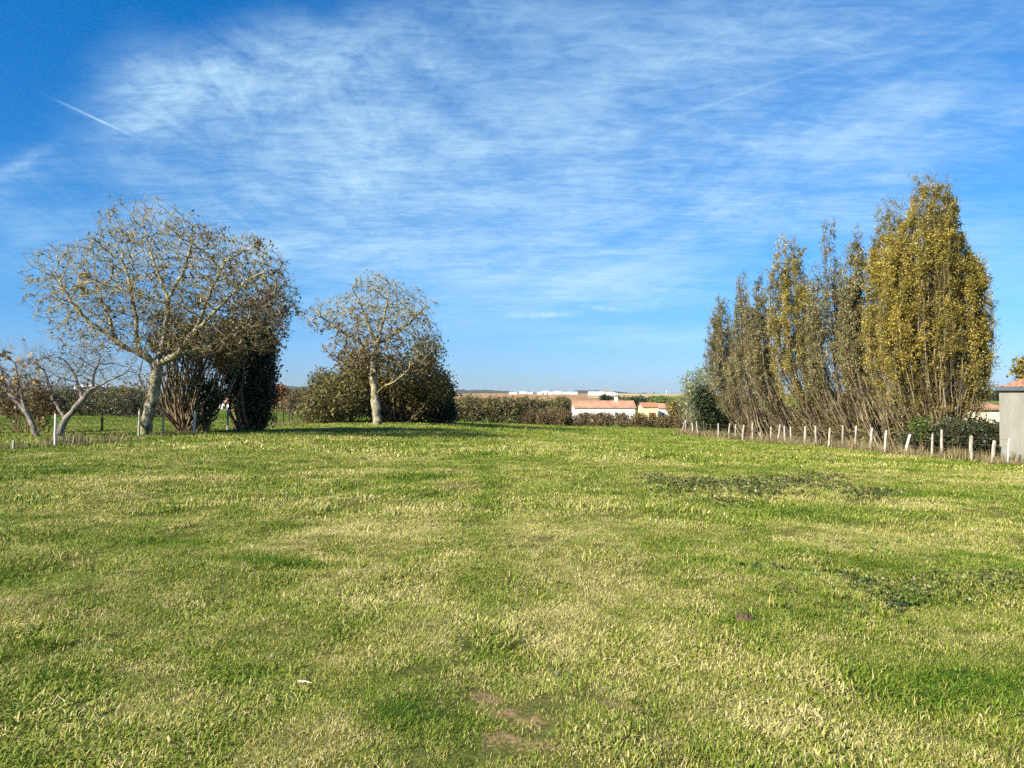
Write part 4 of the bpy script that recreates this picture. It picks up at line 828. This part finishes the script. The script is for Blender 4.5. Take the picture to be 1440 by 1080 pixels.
Zs = [zone(1.6, 6.5, 190, range(0, 5), 1.0), zone(6.5, 11, 105, range(0, 5), 1.15), zone(10.5, 26, 24, range(5, 9), 1.0), zone(25, 62, 5.2, range(9, 13), 1.0), zone(60, 100, 2.4, range(9, 13), 1.35)]
for i in range(3): protos.append(blades_mesh("b", 16, .05, .105, .0034, 170 + i, M_grass, .75, 1.0))
for i in range(2): protos.append(blades_mesh("b", 26, .06, .095, .0070, 180 + i, M_grass, .95, .05))
_nn = 420; _y = np.sqrt(rng.uniform(6, 700, _nn)); _x = rng.uniform(-1, 1, _nn) * _y * .72; _c = rng.integers(0, _nn // 4, _nn); _x = _x[_c] + rng.normal(size=_nn) * .22; _y = _y[_c] + rng.normal(size=_nn) * .25
Zs.append((np.stack([_x, _y, gz(_x, _y)], 1), rng.uniform(0, 6.28, _nn), rng.uniform(.5, 1.25, _nn), rng.choice([13, 14, 15, 13, 16], _nn)))
for (_px, _row, _sp) in ((30, 915, 14), (75, 905, 12), (1240, 868, 14), (1185, 850, 10), (120, 690, 8), (500, 800, 8)):
    _gx, _gy = gp(_px, _row); _m = 9; _x = _gx + rng.normal(size=_m) * .09; _y = _gy + rng.normal(size=_m) * .12; Zs.append((np.stack([_x, _y, gz(_x, _y)], 1), rng.uniform(0, 6.28, _m), rng.uniform(.7, 1.1, _m), rng.choice([16, 17], _m)))
pts, rz, sc, kd = [np.concatenate([z[i] for z in Zs]) for i in range(4)]
gr = scatter("grass", pts, rz, sc, kd, protos); tag(gr, "short tufted pasture grass, green mixed with bleached straw, covering the whole meadow", "grass", kind='stuff')

# taller dry weeds along both fences
M_straw, n = new_mat("dry_weeds"); ti = n.new('ShaderNodeAttribute', attribute_name='tint').outputs['Fac']
surf(M_straw, n, n.ramp(ti, [(0, (.07, .065, .025)), (.35, (.15, .12, .055)), (.7, (.30, .23, .12)), (1, (.52, .43, .26))]), .9, .1)
wp = [blades_mesh("w", 60, .28, .30, .010, 130 + i, M_straw, .25, .35) for i in range(4)] + [blades_mesh("w", 70, .45, .26, .018, 140 + i, M_straw, .45, .2) for i in range(3)]
def strip(pl, n, wid, kinds, s0, s1, seed):
    r = np.random.default_rng(seed); pl = np.array(pl, float); L = np.linalg.norm(np.diff(pl, axis=0), axis=1); cum = np.concatenate([[0], np.cumsum(L)]); t = r.uniform(0, cum[-1], n)
    x = np.interp(t, cum, pl[:, 0]) + r.normal(size=n) * wid; y = np.interp(t, cum, pl[:, 1]) + r.normal(size=n) * wid * .6; dn = np.clip(.75 + .5 * tus2(x * 1.5, y * 1.5), .1, 1.5); k = r.uniform(0, 1.1, n) < dn; x, y = x[k], y[k]; nn = len(x)
    return np.stack([x, y, gz(x, y)], 1), r.uniform(0, 6.28, nn), r.uniform(s0, s1, nn), r.choice(kinds, nn)
S1 = [strip([(X(p_, ypost(p_)) + .3, ypost(p_)) for p_ in (955, 1010, 1084, 1165, 1244, 1300, 1365, 1400)], 520, .35, range(0, 7), .7, 1.7, 151), strip([(18.3, 29.4), (20.5, 28.9)], 40, .15, range(0, 4), .5, .9, 152)]
q_ = [np.concatenate([z[i] for z in S1]) for i in range(4)]; o = scatter("fence_weeds", *q_, wp); tag(o, "tall dry brown weeds standing along the foot of the right hand fence", "weeds", kind='stuff')
wp2 = [blades_mesh("w", 60, .25, .26, .008, 160 + i, M_straw, .25, .45) for i in range(4)]
S2 = [strip([(-19.5, 24.5), (X(40, 26), 26), (X(100, 27.5), 27.5), (X(150, 30), 30), (X(195, 34), 34), (X(240, 37), 37), (X(300, 40), 40), (X(350, 43), 43)], 150, .6, range(0, 4), .3, 1.1, 153), strip([(X(88, 27.8), 27.8), (X(155, 30.5), 30.5)], 34, .5, range(0, 4), .5, 1.7, 155), strip([(X(360, 46), 46), (X(430, 60), 60)], 80, .3, range(0, 4), .6, 1.2, 154)]
q_ = [np.concatenate([z[i] for z in S2]) for i in range(4)]; o = scatter("paddock_weeds", *q_, wp2); tag(o, "pale dry grass stalks along the foot of the left paddock fence", "weeds", kind='stuff')

# low leafy weeds
def weeds(name, pts, label, leafm, size, hgt, per, sig, seed, stem=True, cat="weeds"):
    r = np.random.default_rng(seed); P = np.array(pts); C = np.repeat(P, per, 0); m_ = len(C); c = np.stack([C[:, 0] + r.normal(size=m_) * sig, C[:, 1] + r.normal(size=m_) * sig, np.zeros(m_)], 1)
    c[:, 2] = gz(c[:, 0], c[:, 1]) + r.uniform(.02, 1, m_) ** 1.3 * hgt; V, Fq, tt = leaves(c, size, r, up=1.0, long=1.6)
    o = mesh_np(name, V, [Fq], leafm, None, tt); tag(o, label, cat, kind='stuff'); return o
r = np.random.default_rng(90)
L_bram = leaf_mat("bramble_leaf", [(0, (.03, .045, .012)), (.5, (.075, .09, .022)), (.85, (.15, .14, .045)), (1, (.33, .30, .16))], .3, .8)
cl_ = []
for _ in range(170):
    t = r.uniform(0, 1); px = 912 + 278 * t; row = 677 + 5 * math.sin(t * 5) + r.normal() * 7 + t * 7; x, y = gp(px, row); cl_.append((x, y))
for _ in range(30): x, y = gp(r.uniform(1190, 1245), r.uniform(690, 702)); cl_.append((x, y))
for _ in range(5): x, y = gp(1018 + r.normal() * 4, 708 + r.normal()); cl_.append((x, y))
weeds("bramble_patch", cl_, "low dark bramble patch creeping across the right of the meadow", L_bram, .045, .11, 24, .22, 91)
cl_ = []
for _ in range(95): x, y = gp(r.uniform(1200, 1450), 822 + r.normal() * 9 + r.uniform(0, 12)); cl_.append((x, y))
weeds("bramble_runners", cl_, "scattered dark leaved runners at the right edge of the near meadow", L_bram, .022, .06, 14, .11, 92)
cl_ = [gp(px + r.normal() * 16, row + r.normal() * 6) for px, row in ((1205, 855), (1265, 845), (1280, 836), (1215, 812), (1135, 808), (1075, 800), (1240, 770), (1150, 700)) for _ in range(6)]
weeds("dock_leaves", cl_, "small fresh green broad leaved weeds dotted over the near right meadow", L_green, .030, .05, 10, .05, 93)
cl_ = [gp(px + r.normal() * 10, row + r.normal() * 3) for px, row in ((1050, 705), (640, 672), (1180, 806), (1075, 802), (1210, 818), (1250, 852)) for _ in range(5)]
weeds("dark_rosettes", cl_, "dark green leaf rosettes in the grass below the bramble patch", L_dark, .035, .05, 10, .05, 94)

r = np.random.default_rng(97)
cl_ = [(r.uniform(-1, 1) * (y_ * .7), y_) for y_ in np.sqrt(r.uniform(9, 500, 130))]
weeds("fallen_leaves", cl_, "dead brown leaves scattered thinly over the near meadow", L_tan, .028, .045, 2, .12, 98, cat="leaves")
cl_ = [(r.uniform(-1, 1) * (y_ * .7), y_) for y_ in np.sqrt(r.uniform(9, 300, 60))]
weeds("plantain_rosettes", cl_, "small green plantain and clover rosettes scattered through the turf", L_green, .022, .04, 14, .06, 99)
# single small things in the near grass
def stick(name, pts, r0, mat, label, cat):
    P = np.array(pts, float)[None]; V, Fq = polytubes(P, np.linspace(r0, r0 * .5, P.shape[1])[None], 6); o = mesh_np(name, V, [Fq], mat); return tag(o, label, cat)
x, y = gp(431, 963); g = G(x, y); stick("twig", [(x - .045, y + .01, g + .042), (x, y, g + .046), (x + .04, y - .012, g + .04)], .0035, M_wpost, "short white twig lying on the near grass", "twig")
x, y = gp(975, 776); g = G(x, y); stick("dead_stalk", [(x - .01, y, g - .01), (x, y, g + .08), (x + .02, y, g + .16)], .005, B_brown, "single dark dead stalk standing upright in the meadow", "stalk")
x, y = gp(1405, 925); g = G(x, y); stick("straw_stalk", [(x - .20, y - .10, g + .03), (x - .05, y, g + .07), (x + .10, y + .08, g + .12)], .0035, M_straw, "long pale straw stalk lying in the near right grass", "stalk")
x, y = gp(1130, 912); g = G(x, y); stick("straw_stalk", [(x - .22, y + .02, g + .04), (x, y, g + .07), (x + .2, y - .03, g + .05)], .003, B_brown, "thin brown stalk lying flat right of the molehill", "stalk")
x, y = gp(1046, 877); g = G(x, y); th = np.linspace(0, 2 * np.pi, 19)[:-1]; vs_ = [(x, y, g + .055)]; r = np.random.default_rng(8)
for k, (rr, zz_) in enumerate(((.025, .045), (.045, .032), (.068, .01), (.085, -.03))): vs_ += [(x + math.cos(t) * rr * r.uniform(.8, 1.25), y + math.sin(t) * rr * .8 * r.uniform(.8, 1.25), g + zz_ + r.normal() * .010) for t in th]
fs = [(0, 1 + i, 1 + (i + 1) % 18) for i in range(18)]; f4 = [(1 + k * 18 + i, 1 + (k + 1) * 18 + i, 1 + (k + 1) * 18 + (i + 1) % 18, 1 + k * 18 + (i + 1) % 18) for k in range(3) for i in range(18)]
M_earth, n = new_mat("crumbly_earth"); pos = n.new('ShaderNodeNewGeometry').outputs['Position']; surf(M_earth, n, n.mix(n.noise(pos, 60, 5, .7), (.07, .045, .03), (.20, .14, .09)), 1, 0, n.noise(pos, 90, 5, .8), .02, 1)
o = mesh_np("molehill", np.array(vs_), [np.array(f4), np.array(fs)], M_earth); tag(o, "small brown molehill in the near grass right of centre", "molehill")

# ------------------------------------------------------------------ air
mt, n = new_mat("haze_air"); pv_ = n.new('ShaderNodeVolumePrincipled'); pv_.inputs['Color'].default_value = (.80, .88, 1, 1); pv_.inputs['Density'].default_value = 4.5e-5; pv_.inputs['Anisotropy'].default_value = .2
o = n.new('ShaderNodeOutputMaterial'); n.l.new(pv_.outputs[0], o.inputs['Volume'])
hz = MB().box(-9500, 9500, -400, 9400, -30, 52).build("haze", mt); tag(hz, "thin blue distance haze over the far hills", "haze", kind='stuff')
